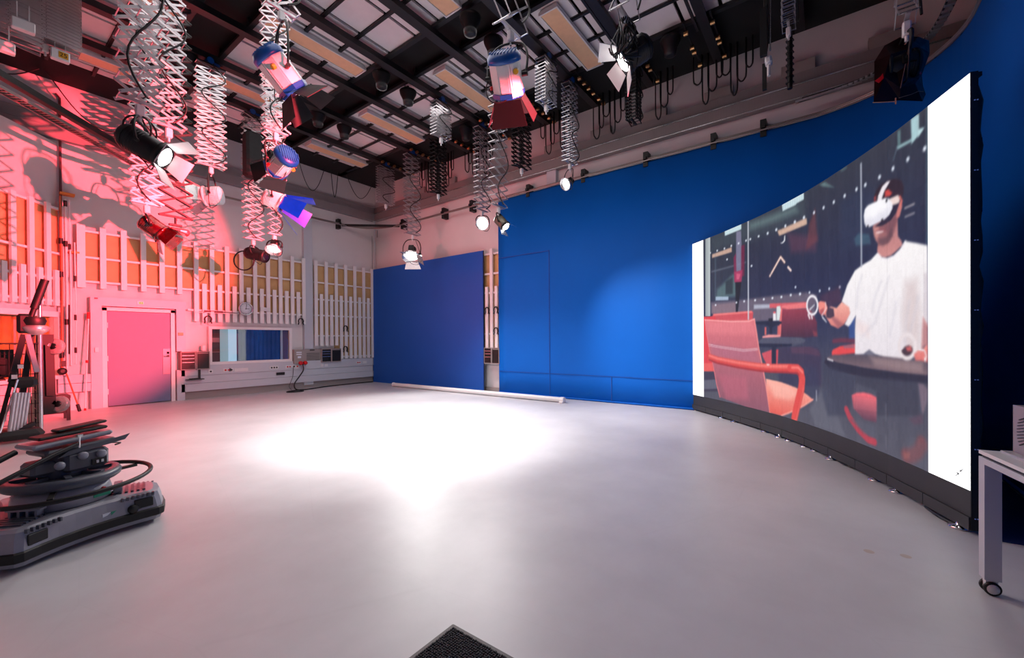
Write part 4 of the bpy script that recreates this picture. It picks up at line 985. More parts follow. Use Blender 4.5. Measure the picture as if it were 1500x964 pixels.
p = rig('pink lit scissor hoist with the white spotlight, third column from the left', 309, 9.36, 243, 16, w=.46, bw=.028)
c = hz(312, 287, 9.36)
fixture('white boxy spotlight with barn doors turned left, pink lit', c, D(-.93, -.12, -.3), .34, .17, 'round', p-Vector((0, 0, .14)), False, (35, 50, 35, 50), .26, body=WHP, cap=WHP, doorm=ALUB)
# upper middle-left: blue and white spotlights
p = rig('scissor hoist cut by the top edge above the upper left blue and white spotlight', 412, 5.5, 14, 4, w=.36, bw=.028, d=.22)
c = hz(412, 108, 5.5); 
fixture('blue and white octagonal spotlight at upper left with dark grey barn doors', c, D(.42, -.62, .45), .56, .19, 'blue', p-Vector((0, 0, .14)), False, (30, 62, 40, 20), .30, body=WHP, cap=BLUEP, doorm=CLOTH)
p = rig('scissor hoist behind the upper left blue and white spotlight', 404, 6.81, 192, 12, w=.36, bw=.026)
c = hz(412, 238, 6.81)
fixture('blue-backed silver spotlight facing left, below the grey barn doors', c, D(-.72, -.36, .45), .46, .18, 'blue', p-Vector((0, 0, .14)), False, (20, 20, 15, 20), .24, body=ALUB, cap=BLUEP, doorm=DARKM)
p = rig('scissor hoist hidden behind the silver blue-backed spotlight', 402, 8.06, 262, 14, w=.34)
c = hz(402, 292, 8.06)
fixture('spotlight with bright blue gelled barn doors, body lit pink', c, D(.78, -.42, .25), .36, .17, 'round', p-Vector((0, 0, .1)), False, (22, 25, 28, 25), .46, body=WHP, cap=ALU, doorm=BLUEM)
p = rig('long thin grey scissor hoist at left carrying a black spotlight over the laths', 371, 10.65, 350, 20, w=.40, bw=.022)
c = hz(376, 373, 10.65)
g_ = fixture('black spotlight with a round gel wheel pointing right, in front of the lath panel', c, D(.93, -.22, -.1), .55, .14, 'round', p-Vector((0, 0, .14)), False, None)
part('gel_wheel', MB().lathe([(.21, -.01), (.235, -.01), (.235, .01), (.21, .01), (.21, -.01)], c=D(-.55, -.35, -.2)*.3, n=22, m=frame(D(.1, 0, -1))@Matrix.Rotation(PI/2, 3, 'Y'), cap=False), RUB, g_)
single('folded_bag', MB().bevbox((hz(370, 228, 10.4)), (.34, .3, 1.0), .05), CLOTH, 'dark cloth bag hanging on the lath-side hoist top', 'bag')
p = rig('thin scissor hoist with a curly cable above the small lit lamp', 402, 9.36, 343, 22, w=.26, d=.12, bw=.014)
c = hz(402, 362, 9.36)
fixture('small chrome lit lamp with round reflector in front of the lath panel', c, D(.0, -.85, -.5), .24, .13, 'open', p-Vector((0, 0, .1)), True, None)
# middle
rig('compact half folded scissor hoist nearest the far corner', 565, 10.65, 298, 14, w=.52, d=.2, bw=.026)
p = rig('scissor hoist holding the brightest lamp over the lower blue panel', 604, 9.36, 343, 17, w=.46, bw=.026)
c = hz(603, 372, 9.36)
fixture('glaring open-faced lamp above the top edge of the lower blue panel', c, D(.0, -.85, -.55), .36, .20, 'open', p-Vector((0, 0, .12)), True, (60, None, 60, 60), .2, doorm=ALUB)
rig('short folded scissor hoist with a white plug, in front of the dark ceiling strip', 646, 6.81, 200, 10, w=.44, d=.2, bw=.03)
rig('black folded hoist with hanging cables, left of the middle cable loops', 642, 8.06, 283, 14, w=.40, d=.22, bw=.034, mat=BLACK, motor=False)
p = rig('near scissor hoist at the top edge carrying the big blue spotlight in the middle', 748, 2.93, 42, 5, w=.36, d=.24, bw=.024)
c = hz(742, 112, 2.93)
fixture('big blue and white spotlight hanging pointing down in the upper middle', c, D(.14, -.66, .60), .48, .185, 'blue', p-Vector((0, 0, .14)), False, (22, 25, 22, 25), .28, body=WHP, cap=BLUEP, doorm=BLACK)
rig('tightly folded hoist with rust coloured edges, right of the big blue spotlight', 800, 4.2, 152, 12, w=.40, d=.22, bw=.03)
p = rig('stretched scissor hoist over the left edge of the tall blue backdrop', 730, 5.5, 302, 13, w=.42, bw=.022)
c = hz(735, 326, 5.5)
fixture('olive grey spotlight pointing down right at the backdrop edge', c, D(.55, -.68, -.35), .34, .11, 'round', p-Vector((0, 0, .12)), True, (20, None, 20, None), .12, body=M('olive_grey', (.45, .43, .38), .4, metal=.5), cap=BLACK, doorm=ALUB)
p = rig('scissor hoist with the starburst lamp, just left of the backdrop edge', 706, 6.81, 308, 15, w=.42, bw=.02)
c = hz(707, 327, 6.81)
fixture('dazzling lamp facing the camera left of the tall blue backdrop', c, D(-.04, -.30, -.95), .22, .13, 'open', p-Vector((0, 0, .1)), True, None)
rig('black folded hoist with dangling cables right of the middle, above the trunking', 764, 5.5, 245, 13, w=.46, d=.22, bw=.036, mat=BLACK, motor=False)
p = rig('stretched scissor hoist with wavy cable over the blue backdrop, lamp at its end', 835, 4.2, 238, 16, w=.36, bw=.018)
c = hz(832, 268, 4.2)
fixture('small lit spotlight in front of the top edge of the blue backdrop', c, D(-.62, -.45, -.5), .24, .10, 'open', p-Vector((0, 0, .1)), True, None)
# right
p = rig('scissor hoist at the top edge carrying the glaring black spotlight', 915, 1.62, 22, 4, w=.30, d=.2, bw=.022)
c = hz(930, 78, 1.62)
fixture('large black spotlight glaring down left, with white lit barn doors', c, D(-.80, -.50, .12), .34, .135, 'round', p-Vector((0, 0, .12)), True, (40, 62, 62, 62), .19, body=BLACK, doorm=WHP)
kb = MB()
for k in range(14):
    a = k*.47; s = .05+.03*(k % 3); x, y = p.x+.05*math.cos(a), p.y+.05*math.sin(a)
    kb.tube(smooth([(x, y, p.z-.05), (x+s*math.cos(a*2), y+s*math.sin(a*2), p.z-.25), (x-s*.5, y+s*.4, p.z-.42), (x+s*1.2*math.cos(a), y+s*math.sin(a), p.z-.30-.012*k)], 4), .008, 5)
single('cable_bundle', kb, CAB, 'tangle of black cables over the glaring black spotlight', 'cable')
p = rig('black folded hoist hanging straight below the glaring black spotlight', 928, 2.93, 178, 16, w=.30, d=.2, bw=.034, mat=BLACK, motor=False, box=False)
rig('grey folded hoist at top right with a white box and a black cable sleeve', 1155, .40, 38, 8, w=.26, d=.16, bw=.016)
p = onY(1157, 60, .40)
sl_ = MB().tube(smooth([p+Vector((0, 0, .12)), p+Vector((.02, 0, -.1)), p+Vector((.0, .0, -.35)), p+Vector((-.03, .0, -.72))], 5), .035, 8)
for k in range(8): sl_.tube([p+Vector((.05*math.cos(j)-.01*k*.3, .05*math.sin(j), .0-.09*k)) for j in range(0, 7)], .008, 5)
single('cable_sleeve', sl_, CAB, 'black cable sleeve hanging under the white box at top right', 'cable')
p = onY(1122, 45, .62)
sv_ = thing('hanging_multicore', 'black and silver cables hanging with a white plug at top right', 'cable', p)
a = MB()
for k in range(7): x = -.06+.02*k; a.tube([(x, .02*math.sin(k), 1.2), (x*.9, .02*math.sin(k*2), .4), (x*.6, .03*math.cos(k), -.1), (x*.4, 0, -.36)], .009, 5)
part('cables', a, CAB, sv_); part('steel_rod', MB().tube([(-.01, -.05, 1.2), (.02, -.05, .3), (-.02, -.05, -.3)], .010, 6), ALUB, sv_)
part('plug', MB().bevbox((.0, -.03, -.42), (.14, .08, .11), .02).tube([(0, -.03, -.45), (0, -.03, -.62)], .02, 8), WHP, sv_); part('bracket', MB().bb((-.12, -.02, -.38), (-.06, .06, .25)).bb((.05, .0, -.75), (.10, .05, -.4)), BLACK, sv_)
# red gel wrapped spotlight in front of the video wall's top
p = rig('scissor hoist above the red foil wrapped spotlight at top right', 1328, -.60, 28, 11, w=.23, d=.14, bw=.014, motor=False)
c = onY(1318, 98, -.575)
rg = fixture('spotlight wrapped in shiny dark red foil at top right', c, Vector((-.25, .93, -.05)), .29, .13, 'round', p-Vector((0, 0, .1)), False, None, body=DARKM)
KP = .00646
SIGHT = ray(1318, 98).normalized()
def gp(px, py, dep): return D(1, 0, 0)*((px-1318)*KP)+Vector((0, 0, (98-py)*KP))-SIGHT*dep
FV = [(1281, 90, .0), (1296, 67, .02), (1318, 55, .0), (1345, 54, .0), (1361, 60, -.02), (1362, 78, -.03), (1350, 110, .02), (1352, 126, .0), (1356, 138, -.02), (1351, 148, .02), (1318, 146, .09), (1280, 149, .04), (1281, 120, .03),
      (1331, 72, .16), (1319, 128, .14), (1312, 100, .08), (1296, 112, .10), (1340, 122, .10), (1305, 80, .12), (1348, 70, .08)]
FF = [(0, 18, 1), (1, 18, 2), (2, 18, 13), (2, 13, 3), (3, 13, 19), (3, 19, 4), (4, 19, 5), (5, 19, 13), (5, 13, 6), (13, 14, 6), (6, 14, 17), (6, 17, 7), (7, 17, 8), (8, 17, 9), (9, 17, 10), (17, 14, 10), (10, 14, 16), (10, 16, 11), (11, 16, 12), (12, 16, 0), (0, 16, 18), (16, 15, 18), (18, 15, 13), (15, 14, 13), (16, 14, 15)]
front = [gp(*v) for v in FV]; rim = list(range(13)); back_ = [gp(1318+(FV[i][0]-1318)*.8, 100+(FV[i][1]-100)*.8, -.22) for i in rim]
gel = MB(); vs = front+back_+[gp(1318, 100, -.34)]; nb0 = len(front)
fs = [tuple(f) for f in FF]+[(i, (i+1) % 13, nb0+(i+1) % 13, nb0+i) for i in rim]+[(nb0+i, nb0+(i+1) % 13, nb0+13) for i in rim]
gel.add(vs, fs); part('gel_foil', gel, DGEL, rg, 'crumpled dark red foil wrap')
part('foil_fold', MB().plate([gp(1336, 80, .15), gp(1340, 84, .14), gp(1350, 108, .04), gp(1347, 110, .05)], .004), FOLD, rg, 'bright red fold')
part('foil_fold', MB().plate([gp(1282, 118, .06), gp(1290, 112, .10), gp(1294, 107, .12), gp(1295, 114, .12), gp(1288, 121, .09)], .004), FOLD, rg, 'bright red fold')
part('foil_crease', MB().tube([gp(1331, 72, .17), gp(1325, 100, .165), gp(1319, 128, .15)], .003, 5), M('pale_crease', (.6, .45, .42), .3), rg)
ET = M('foil_tape', (.72, .55, .45), .4)
part('foil_edge', MB().tube([gp(1279, 149, .06), gp(1300, 148, .09), gp(1313, 147, .11)], .004, 5), ET, rg)
part('foil_edge', MB().tube([gp(1317, 142, .12), gp(1335, 137, .11), gp(1345, 133, .08), gp(1352, 134, .04)], .003, 5), ET, rg)
part('foil_clip', MB().bar(gp(1326, 66, .16), gp(1332, 57, .12), .014, .006).bar(gp(1312, 142, .12), gp(1312, 151, .11), .010, .006), ET, rg)

# folded hoists at top left
rig('folded hoist numbered 25 with a white box at the top left', 66, 9.36, 62, 16, w=.72, d=.3, bw=.04, cable=False, motor=False, ztop=6.75)
nb = thing('number_box', 'small white box marked 25 under the folded hoist at top left', 'box', onY(88, 82, 9.3))
part('box', MB().bevbox((0, 0, 0), (.20, .10, .15), .01).bb((-.06, -.02, .07), (-.05, .02, .3)).bb((.05, -.02, .07), (.06, .02, .3)), WHP, nb)
def text(name, s, size, mat, parent, loc, rot):
    cu_ = bpy.data.curves.new(name, 'FONT'); cu_.body = s; cu_.size = size; cu_.extrude = .001; cu_.align_x = 'CENTER'; cu_.align_y = 'CENTER'
    o = bpy.data.objects.new(name, cu_); dg = bpy.context.evaluated_depsgraph_get(); C.objects.link(o)
    dg = bpy.context.evaluated_depsgraph_get(); me = bpy.data.meshes.new_from_object(o.evaluated_get(dg)); C.objects.unlink(o); bpy.data.objects.remove(o)
    me.materials.clear(); me.materials.append(mat); q = link(name, me, parent, loc, rot); return q
part('number_plate', MB().box((.03, -.053, 0), (.10, .004, .09)), YEL, nb)
text('number', '25', .085, BLACK, nb, (.03, -.057, 0), (PI/2, 0, 0))
rig('folded hoist cut by the left edge, above the cable rail', 14, 9.36, 58, 14, w=.60, d=.3, bw=.04, cable=False, motor=False, ztop=6.75)
for px, py, lab in ((34, 38, 'white box on the leftmost folded hoist, upper one'), (4, 68, 'white box at the very left edge under the ceiling')):
    q = thing('number_box', lab, 'box', onY(px, py, 8.9)); part('box', MB().bevbox((0, 0, 0), (.22, .10, .14), .01), WHP, q); part('strap', MB().bb((-.06, -.02, .07), (-.05, .02, .3)).bb((.05, -.02, .07), (.06, .02, .3)), WHP, q)
# loops of cable along the ceiling edge
def loops(lab, pts, r=.012, group=None):
    a = MB()
    for q in pts: a.tube(smooth([Vector(v) for v in q], 6), r, 6)
    single('hanging_cable', a, CAB, lab, 'cable', group)
def sag(x0, y0, x1, y1, z, dz): return [(x0, y0, z), (x0*.75+x1*.25, y0*.75+y1*.25, z-dz*.72), ((x0+x1)/2, (y0+y1)/2, z-dz), (x0*.25+x1*.75, y0*.25+y1*.75, z-dz*.72), (x1, y1, z)]
loops('thin cables sagging from the ceiling edge above the far left wall', [sag(1.2, 12.6, 2.9, 12.6, 6.95, .85), sag(2.4, 12.4, 4.3, 12.4, 6.95, 1.2), sag(-.1, 12.6, 1.1, 12.6, 6.95, .35)], .011)
loops('thin cables hanging from the ceiling edge left of the far corner', [sag(6.3, 12.7, 7.15, 12.7, 6.98, .85), sag(7.35, 12.7, 7.6, 12.7, 6.98, .85), sag(7.9, 12.7, 8.9, 12.7, 6.98, .65)], .010)
CL = ['right of the big spotlight cluster', 'left of the glaring spotlight', 'below the bright spotlight', 'in the middle, right of the big blue spotlight', 'left of the middle hoists', 'nearest the far corner', 'second from the far corner', 'far right']
for i, (Y, n) in enumerate([(1.85, 4), (2.7, 3), (3.9, 6), (5.25, 7), (7.75, 8), (9.9, 5), (8.9, 3), (1.35, 4)]):
    q = []
    for k in range(n):
        y = Y+.13*(k-n/2); z = 7.0; dz = .55+.20*((k*7) % 3); x_ = 8.8+.03*(k % 3); w_ = .055+.02*(k % 2); q.append([(x_, y-w_, z), (x_, y-w_, z-dz*.8), (x_+.02, y-w_*.6, z-dz*.95), (x_+.02, y, z-dz), (x_+.02, y+w_*.6, z-dz*.95), (x_, y+w_, z-dz*.8), (x_, y+w_, z)])
    loops('black cable loops at the right wall, '+CL[i], q, .014, 'cable loops at the right wall')
for i, Y in enumerate([1.5, 1.93, 2.75, 4.0, 5.3, 6.68, 7.92, 9.24, 10.54]):
    t = thing('connector_row', 'row of brass connectors in the dark ceiling strip, '+['far right', 'second from the right', 'right of the glaring spotlight', 'left of the glaring spotlight', 'right of the big blue spotlight', 'between the black hoists', 'above the middle loops', 'above the brightest lamp', 'nearest the corner'][i], 'connector', (8.0, Y, 6.8), 0, 'brass connector rows')
    a = MB().tube([(-.06, -.035, 0), (-.06, .035, 0)], .038, 10).mesh('connector', BRASS)
    for x in ((-.2, .25, .40, .85) if i < 3 else (-.2, 0, .22, .45, .72, .95)): link('connector', a, t, (x, 0, 0))
    part('lead', MB().bar((-.5, 0, .05), (1.0, 0, .05), .03, .02), RUB, t)

# things plugged on the far wall -----------------------------------------------
ck_ = thing('wall_clock', 'round white wall clock on the lath panel above the control room window', 'clock', (4.89, 12.85, 2.37))
mf = Matrix.Rotation(PI/2, 3, 'X')
part('rim', MB().lathe([(.155, 0), (.18, .0), (.18, .05), (.165, .055), (.155, .045)], n=28, m=mf, cap=False), ALUB, ck_)
part('face', MB().lathe([(.165, .0), (.165, .03), (.0001, .03)], n=28, m=mf), WLAB, ck_)
tk_ = MB()
for k in range(12): a = k*PI/6; tk_.bar((.135*math.sin(a), -.034, .135*math.cos(a)), (.155*math.sin(a), -.034, .155*math.cos(a)), .006)
part('hour_mark', tk_, BLACK, ck_); part('hand', MB().bar((0, -.037, -.02), (.02, -.037, .13), .008), BLACK, ck_); part('hand', MB().bar((-.02, -.039, 0), (.085, -.039, .0), .010), BLACK, ck_)
single('display_box', MB().bb((5.28, 12.85, 2.33), (5.53, 12.88, 2.44)).bb((5.32, 12.845, 2.37), (5.49, 12.85, 2.40)), WHP, 'small white display box right of the wall clock', 'display')
single('cable_shelf', MB().bb((3.72, 12.84, 2.215), (4.72, 12.88, 2.23)), LATH, 'narrow white ledge with small black cables left of the clock', 'shelf')
single('black_clips', MB().box((4.0, 12.84, 2.26), (.14, .03, .04)).box((4.25, 12.84, 2.25), (.18, .03, .05)).tube([(3.9, 12.84, 2.22), (4.1, 12.83, 2.27), (4.3, 12.84, 2.26), (4.7, 12.84, 2.235)], .008, 5), CAB, 'black clips and cable lying on the white ledge beside the clock', 'clip')
for x, z, lab, Y, X in [(4.01, 2.05, 'below the white ledge at the left of the window', 12.84, 0), (6.42, 2.08, 'at the lower right end of the long lath panel', 12.84, 0), (7.91, 1.89, 'upper of two on the corner lath panel', 12.84, 0), (7.90, 1.20, 'lower of two on the corner lath panel', 12.84, 0),
                     (0, 2.30, 'upper left between the blue backdrops', 7.62, 9.05), (0, 2.30, 'upper right between the blue backdrops', 7.30, 9.05), (0, 1.72, 'lower one between the blue backdrops', 7.30, 9.05)]:
    o = []
    for k in range(15):
        a = -0.6+4.3*k/14; o.append((.075*math.cos(a), 0, .085*math.sin(a)))
    hk = thing('cable_hook', 'black horseshoe cable hook, '+lab, 'hook', (x or X, Y, z), 0 if x else -PI/2, 'cable hooks')
    part('hook', MB().tube([(.08, 0, -.11)]+o+[(-.08, 0, -.11)], .016, 6), RUB, hk); part('cord', MB().tube([(.02, .0, .07), (.05, .0, -.0), (.03, 0, -.10)], .008, 5), RUB, hk)
def rack(x, y, z, w_, h_, lab, kind, rz=0):
    t = thing('equipment_rack', lab, 'rack', (x, y, z), rz, 'wall equipment racks')
    part('frame', MB().bb((0, -.20, 0), (w_, 0, .02)).bb((0, -.20, h_-.02), (w_, 0, h_)).bb((0, -.20, .02), (.018, 0, h_-.02)).bb((w_-.018, -.20, .02), (w_, 0, h_-.02)), GREYB, t)
    part('front', MB().bb((.018, -.185, .02), (w_-.018, -.17, h_-.02)), BLACK, t)
    if kind:
        for zz in (.6, .4, .78): part('unit', MB().bb((.03, -.192, h_*zz), (w_-.03, -.185, h_*zz+.012)), ALUB, t)
        part('knob', MB().tube([(w_*.7, -.20, h_*.22), (w_*.7, -.186, h_*.22)], .025, 10), DARKM, t)
    else: part('unit', MB().bb((.03, -.192, h_*.88), (w_-.03, -.185, h_*.92)), GREYB, t)
rack(3.42, 13.04, .755, .315, .46, 'black patch rack with silver strips left of the control room window', 1)
rack(3.745, 13.04, .755, .295, .46, 'plain black rack immediately left of the control room window', 0)
rack(7.07, 13.04, .79, .335, .43, 'black rack with two pale strips below the corner lath panel', 1); rack(7.41, 13.04, .79, .335, .43, 'plain black rack below the corner lath panel', 0)
rack(XB-.01, 7.74, .80, .27, .45, 'black rack with strips between the blue backdrops', 1, -PI/2); rack(XB-.01, 7.46, .80, .27, .45, 'plain black rack behind the tall backdrop edge', 0, -PI/2)
single('wall_phone', MB().bevbox((3.92, 12.9, 1.30), (.10, .08, .16), .02).bevbox((3.55, 12.93, 1.23), (.22, .1, .03), .01), WHP, 'white handset standing on the left racks', 'phone')
single('wall_shelf_arm', MB().bb((3.53, 12.78, .50), (3.90, 12.9, .52)).bb((3.80, 12.86, .52), (3.84, 12.9, .76)).box((3.7, 12.84, .53), (.2, .08, .02)), BLACK, 'black bracket shelf under the left racks', 'shelf')
pb = thing('power_box', 'grey power distribution box with two red sockets right of the control room window', 'power box', (6.20, 12.90, .78))
part('cabinet', MB().bb((0, -.08, 0), (.37, .15, .43)), GREYB, pb); part('label', MB().bb((.06, -.085, .33), (.22, -.08, .36)).bb((.06, -.085, .27), (.22, -.08, .30)).bb((.10, -.085, .17), (.20, -.08, .23)), WLAB, pb)
for x in (.17, .31): part('red_socket', MB().lathe([(.055, 0), (.06, .06), (.045, .10), (.02, .10)], c=(x, -.08, .02), n=14, m=mf), REDP, pb)
pp = thing('patch_panel', 'grey patch panel with rows of small connectors beside the power box', 'patch panel', (6.57, 12.94, .80))
part('plate', MB().bb((0, -.03, 0), (.50, .1, .41)), GREYB, pp); a = MB()
for r0 in range(5):
    for k in range(11): a.box((.045+.04*k, -.034, .08+.05*r0), (.022, .006, .022))
o = part('sockets', a, DARKM, pp); o['kind'] = 'stuff'
part('name_strip', MB().bb((.15, -.036, .37), (.30, -.03, .40)).bb((.33, -.036, .02), (.48, -.03, .07)), BLACK, pp)
def socket(x, z, n, lab, red=True, w_=None):
    t = thing('wall_socket', lab, 'socket', (x, 12.90, z), 0, 'sockets on the wall trunking'); w_ = w_ or .07*n+.03
    part('plate', MB().bb((0, -.012, -.045), (w_, 0, .045)), WHP, t)
    for k in range(n): part('outlet', MB().lathe([(.024, 0), (.024, .006)], c=(.05+.07*k, -.012, 0), n=12, m=mf), REDP if red else BLACK, t)
socket(4.02, .685, 1, 'single socket plate below the left racks', False); socket(4.36, .70, 2, 'double red socket below the left part of the window'); socket(4.50, .70, 1, 'black outlet beside the double red socket', False)
socket(4.62, .69, 0, 'blank white plate below the window', w_=.34); socket(5.53, .70, 3, 'triple dark socket below the right part of the window', False); socket(5.98, .70, 2, 'double red socket left of the power box'); socket(6.17, .70, 1, 'black outlet under the power box', False)
socket(6.27, .70, 1, 'single red socket under the power box'); socket(7.05, .69, 0, 'small white plate below the right racks', w_=.10); socket(7.2, .69, 0, 'second white plate below the right racks', w_=.10)
socket(8.34, .72, 2, 'double red socket near the far corner'); socket(8.58, .72, 0, 'white plate near the far corner', w_=.16)
single('cable_label', MB().bb((5.71, 12.893, .47), (5.95, 12.9, .55)), BLACK, 'black slotted plate on the middle trunking channel', 'plate')
cbl = smooth([(6.42, 12.78, .80), (6.42, 12.72, .6), (6.30, 12.7, .42), (6.12, 12.66, .2), (6.1, 12.55, .05), (6.2, 12.4, .016), (6.1, 12.15, .016), (5.75, 12.2, .016), (5.8, 12.4, .016), (6.2, 12.5, .02), (6.5, 12.52, .016), (7.2, 12.75, .016), (8.2, 12.86, .016), (8.95, 12.85, .016)], 8)
single('power_cable', MB().tube(cbl, .018, 8), CAB, 'thick black cable from the red sockets lying along the far wall', 'cable')
single('thin_cable', MB().tube(smooth([(6.2, 12.88, .72), (6.17, 12.87, .4), (6.06, 12.86, .12), (6.1, 12.8, .012)], 5), .006, 6), CAB, 'thin grey cable hanging under the power box', 'cable')
# white roll lying on the floor
rp = thing('rolled_screen', 'long white roll lying on the floor before the blue backdrops', 'roll', (8.45, 7.95, 0))
part('roll', MB().tube([(0, -3.05, .065), (0, 3.05, .065)], .06, 16), WHP, rp); part('end_cap', MB().tube([(0, -3.14, .067), (0, -3.05, .067)], .067, 16), LATH, rp); part('end_cap', MB().tube([(0, 3.05, .067), (0, 3.10, .067)], .067, 16), LATH, rp)
part('end_foot', MB().bevbox((-.02, -3.1, .02), (.16, .10, .04), .01), LATH, rp)

# ================================================================== FOREGROUND
mt = thing('entrance_mat', 'corner of a dark ribbed rubber mat with grey border at the bottom edge', 'mat', (1.07, 1.2, 0))
part('border', MB().bevbox((0, 0, .005), (.90, .64, .010), .006), M('mat_border', (.38, .36, .36), .6), mt)
a = MB(); r_ = random.Random(2)
for i in range(70):
    for j in range(48):
        x = -.42+i*.01217; y = -.29+j*.01234
        a.box((x+r_.uniform(-.002, .002), y+r_.uniform(-.002, .002), .013), (.008, .008, .006+r_.uniform(0, .003)))
o = part('pile', a, M('mat_pile', (.17, .17, .19), .85, noise=.4, scale=60), mt); o['kind'] = 'stuff'
for i, (x, y) in enumerate(((3.72, -.24), (3.78, -.43))):
    single('floor_stain', MB().lathe([(.001, .0012), (.018, .0012), (.03, .0006)], c=(x, y, 0), n=14, cap=False), M('rust_stain_%d' % i, (.74, .68, .64), .45), 'small brownish stain on the floor by the video wall, '+('left one' if i == 0 else 'right one'), 'stain')

# white table with castor ---------------------------------------------------------
av = Vector((-.985, -.17, 0)); bv = Vector((.17, -.985, 0)); T0 = Vector((3.53, -.71, 0))
tm = Matrix((av, bv, Vector((0, 0, 1)))).transposed()       # local x: along the near edge, y: away
if tm.determinant() < 0: pass
tb_ = thing('side_table', 'white table on castors cut by the right edge', 'table', T0)
TW = M('white_table_top', (.88, .88, .88), .35); TL = M('silver_table_leg', (.78, .78, .80), .35, metal=.3)
def tbx(mb, a, b): c = [(a[i]+b[i])/2 for i in range(3)]; return mb.box(tm@Vector(c), [abs(b[i]-a[i]) for i in range(3)], tm)
part('table_top', tbx(MB(), (0, 0, .785), (1.3, .62, .805)), TW, tb_)
part('edge_gap', tbx(MB(), (.012, .012, .77), (1.288, .608, .785)), DARKM, tb_)
part('frame', tbx(tbx(tbx(MB(), (0, 0, .735), (1.3, .035, .77)), (0, .035, .735), (.05, .62, .77)), (0, .585, .735), (1.3, .62, .77)), TL, tb_)
for ax_, by_ in ((0, 0), (0, .56), (1.24, 0), (1.24, .56)):
    part('leg', tbx(MB(), (ax_, by_, .085), (ax_+.06, by_+.07, .735)), TL, tb_)
    wc = tm@Vector((ax_+.03, by_+.035, .038))
    cs_ = part('caster', MB().box(wc+Vector((0, 0, .03)), (.035, .05, .04), tm), WHP, tb_)
    wr = tm@Matrix.Rotation(PI/2, 3, 'Y')
    for s in (-.022, .022):
        part('wheel', MB().lathe([(.012, -.009), (.034, -.009), (.038, -.004), (.038, .004), (.034, .009), (.012, .009)], c=wc+tm@Vector((s, 0, 0)), n=20, m=wr), RUB, cs_)
        part('hub', MB().lathe([(.001, -.010), (.027, -.010), (.027, .010), (.001, .010)], c=wc+tm@Vector((s, 0, 0)), n=18, m=wr), WHP, cs_)
pc = thing('computer_tower', 'light grey computer with round vent grilles on the white table', 'computer', T0+tm@Vector((.02, .12, .805)))
part('case', MB().box(tm@Vector((.26, .08, .14)), (.50, .15, .26), tm), M('light_grey_case', (.62, .58, .60), .4, metal=.2), pc)
for kx in (.10, .24):
    vt = MB()
    for k in range(9): z = .07+k*.017; hw = .045*math.sqrt(max(.05, 1-((z-.14)/.085)**2)); vt.bar(tm@Vector((kx-hw, .003, z-.01)), tm@Vector((kx+hw, .003, z+.012)), .007, .004)
    part('vent_grille', vt, DARKM, pc)
part('base_edge', MB().box(tm@Vector((.26, .06, .005)), (.52, .2, .012), tm), TL, pc)
single('keyboard', MB().box(T0+tm@Vector((.47, .07, .815)), (.08, .10, .02), tm), DARKM, 'small dark device lying on the white table edge', 'device')
single('table_cable', MB().tube(smooth([T0+tm@Vector((.3, .6, .01)), T0+tm@Vector((.15, .55, .012)), T0+tm@Vector((.05, .75, .012)), T0+tm@Vector((-.3, .8, .012))], 6), .012, 6), CAB, 'black cable on the dark floor behind the white table leg', 'cable')

# camera pedestal -----------------------------------------------------------------
PC = Vector((.50, 4.60, 0)); A0 = math.radians(-12)
def outline(s=1., grow=0.):
    pts = []
    for k in range(3):
        a = A0-k*2*PI/3+0; dv = Vector((math.cos(a), math.sin(a))); pv = Vector((-dv.y, dv.x))
        tip = .56*s+grow; hw = .165*s+grow
        c = [dv*(tip-.03)+pv*hw*1.0, dv*tip+pv*(hw-.03), dv*(tip+.012), dv*tip-pv*(hw-.03), dv*(tip-.03)-pv*hw]
        pts += [(v.x, v.y) for v in c]
        a2 = a-2*PI/3; d2 = Vector((math.cos(a2), math.sin(a2))); p2 = Vector((-d2.y, d2.x)); q0 = c[-1]; q1 = d2*(tip-.03)+p2*hw
        m_ = (dv+d2).normalized()*(.30*s+grow)
        for t in (.12, .25, .38, .5, .62, .75, .88): v = q0*(1-t)**2+m_*2*t*(1-t)*.92+q1*t*t; pts.append((v.x, v.y))
    return pts[::-1]
def loft(levels):
    mb = MB(); rings = [[(x, y, z) for x, y in outline(s, g)] for z, s, g in levels]; n = len(rings[0])
    vs = [v for r in rings for v in r]; fs = [(k*n+i, k*n+(i+1) % n, (k+1)*n+(i+1) % n, (k+1)*n+i) for k in range(len(rings)-1) for i in range(n)]
    mb.add(vs, fs); mb.add(rings[0], [tuple(range(n-1, -1, -1))]); mb.add(rings[-1], [tuple(range(n))]); return mb
pd = thing('camera_pedestal', 'grey wheeled studio camera pedestal with steering ring at the left edge', 'camera pedestal', PC)
part('skirt', loft([(.030, .985, 0), (.062, 1, .004)]), PEDG, pd, 'light grey lower lip')
part('bumper', loft([(.062, 1, .012), (.068, 1, .018), (.120, 1, .018), (.128, 1, .010)]), RUB, pd, 'black rubber bumper strip')
part('base_shell', loft([(.128, 1, .006), (.20, .985, 0), (.245, .96, 0), (.262, .90, 0)]), PEDG, pd)
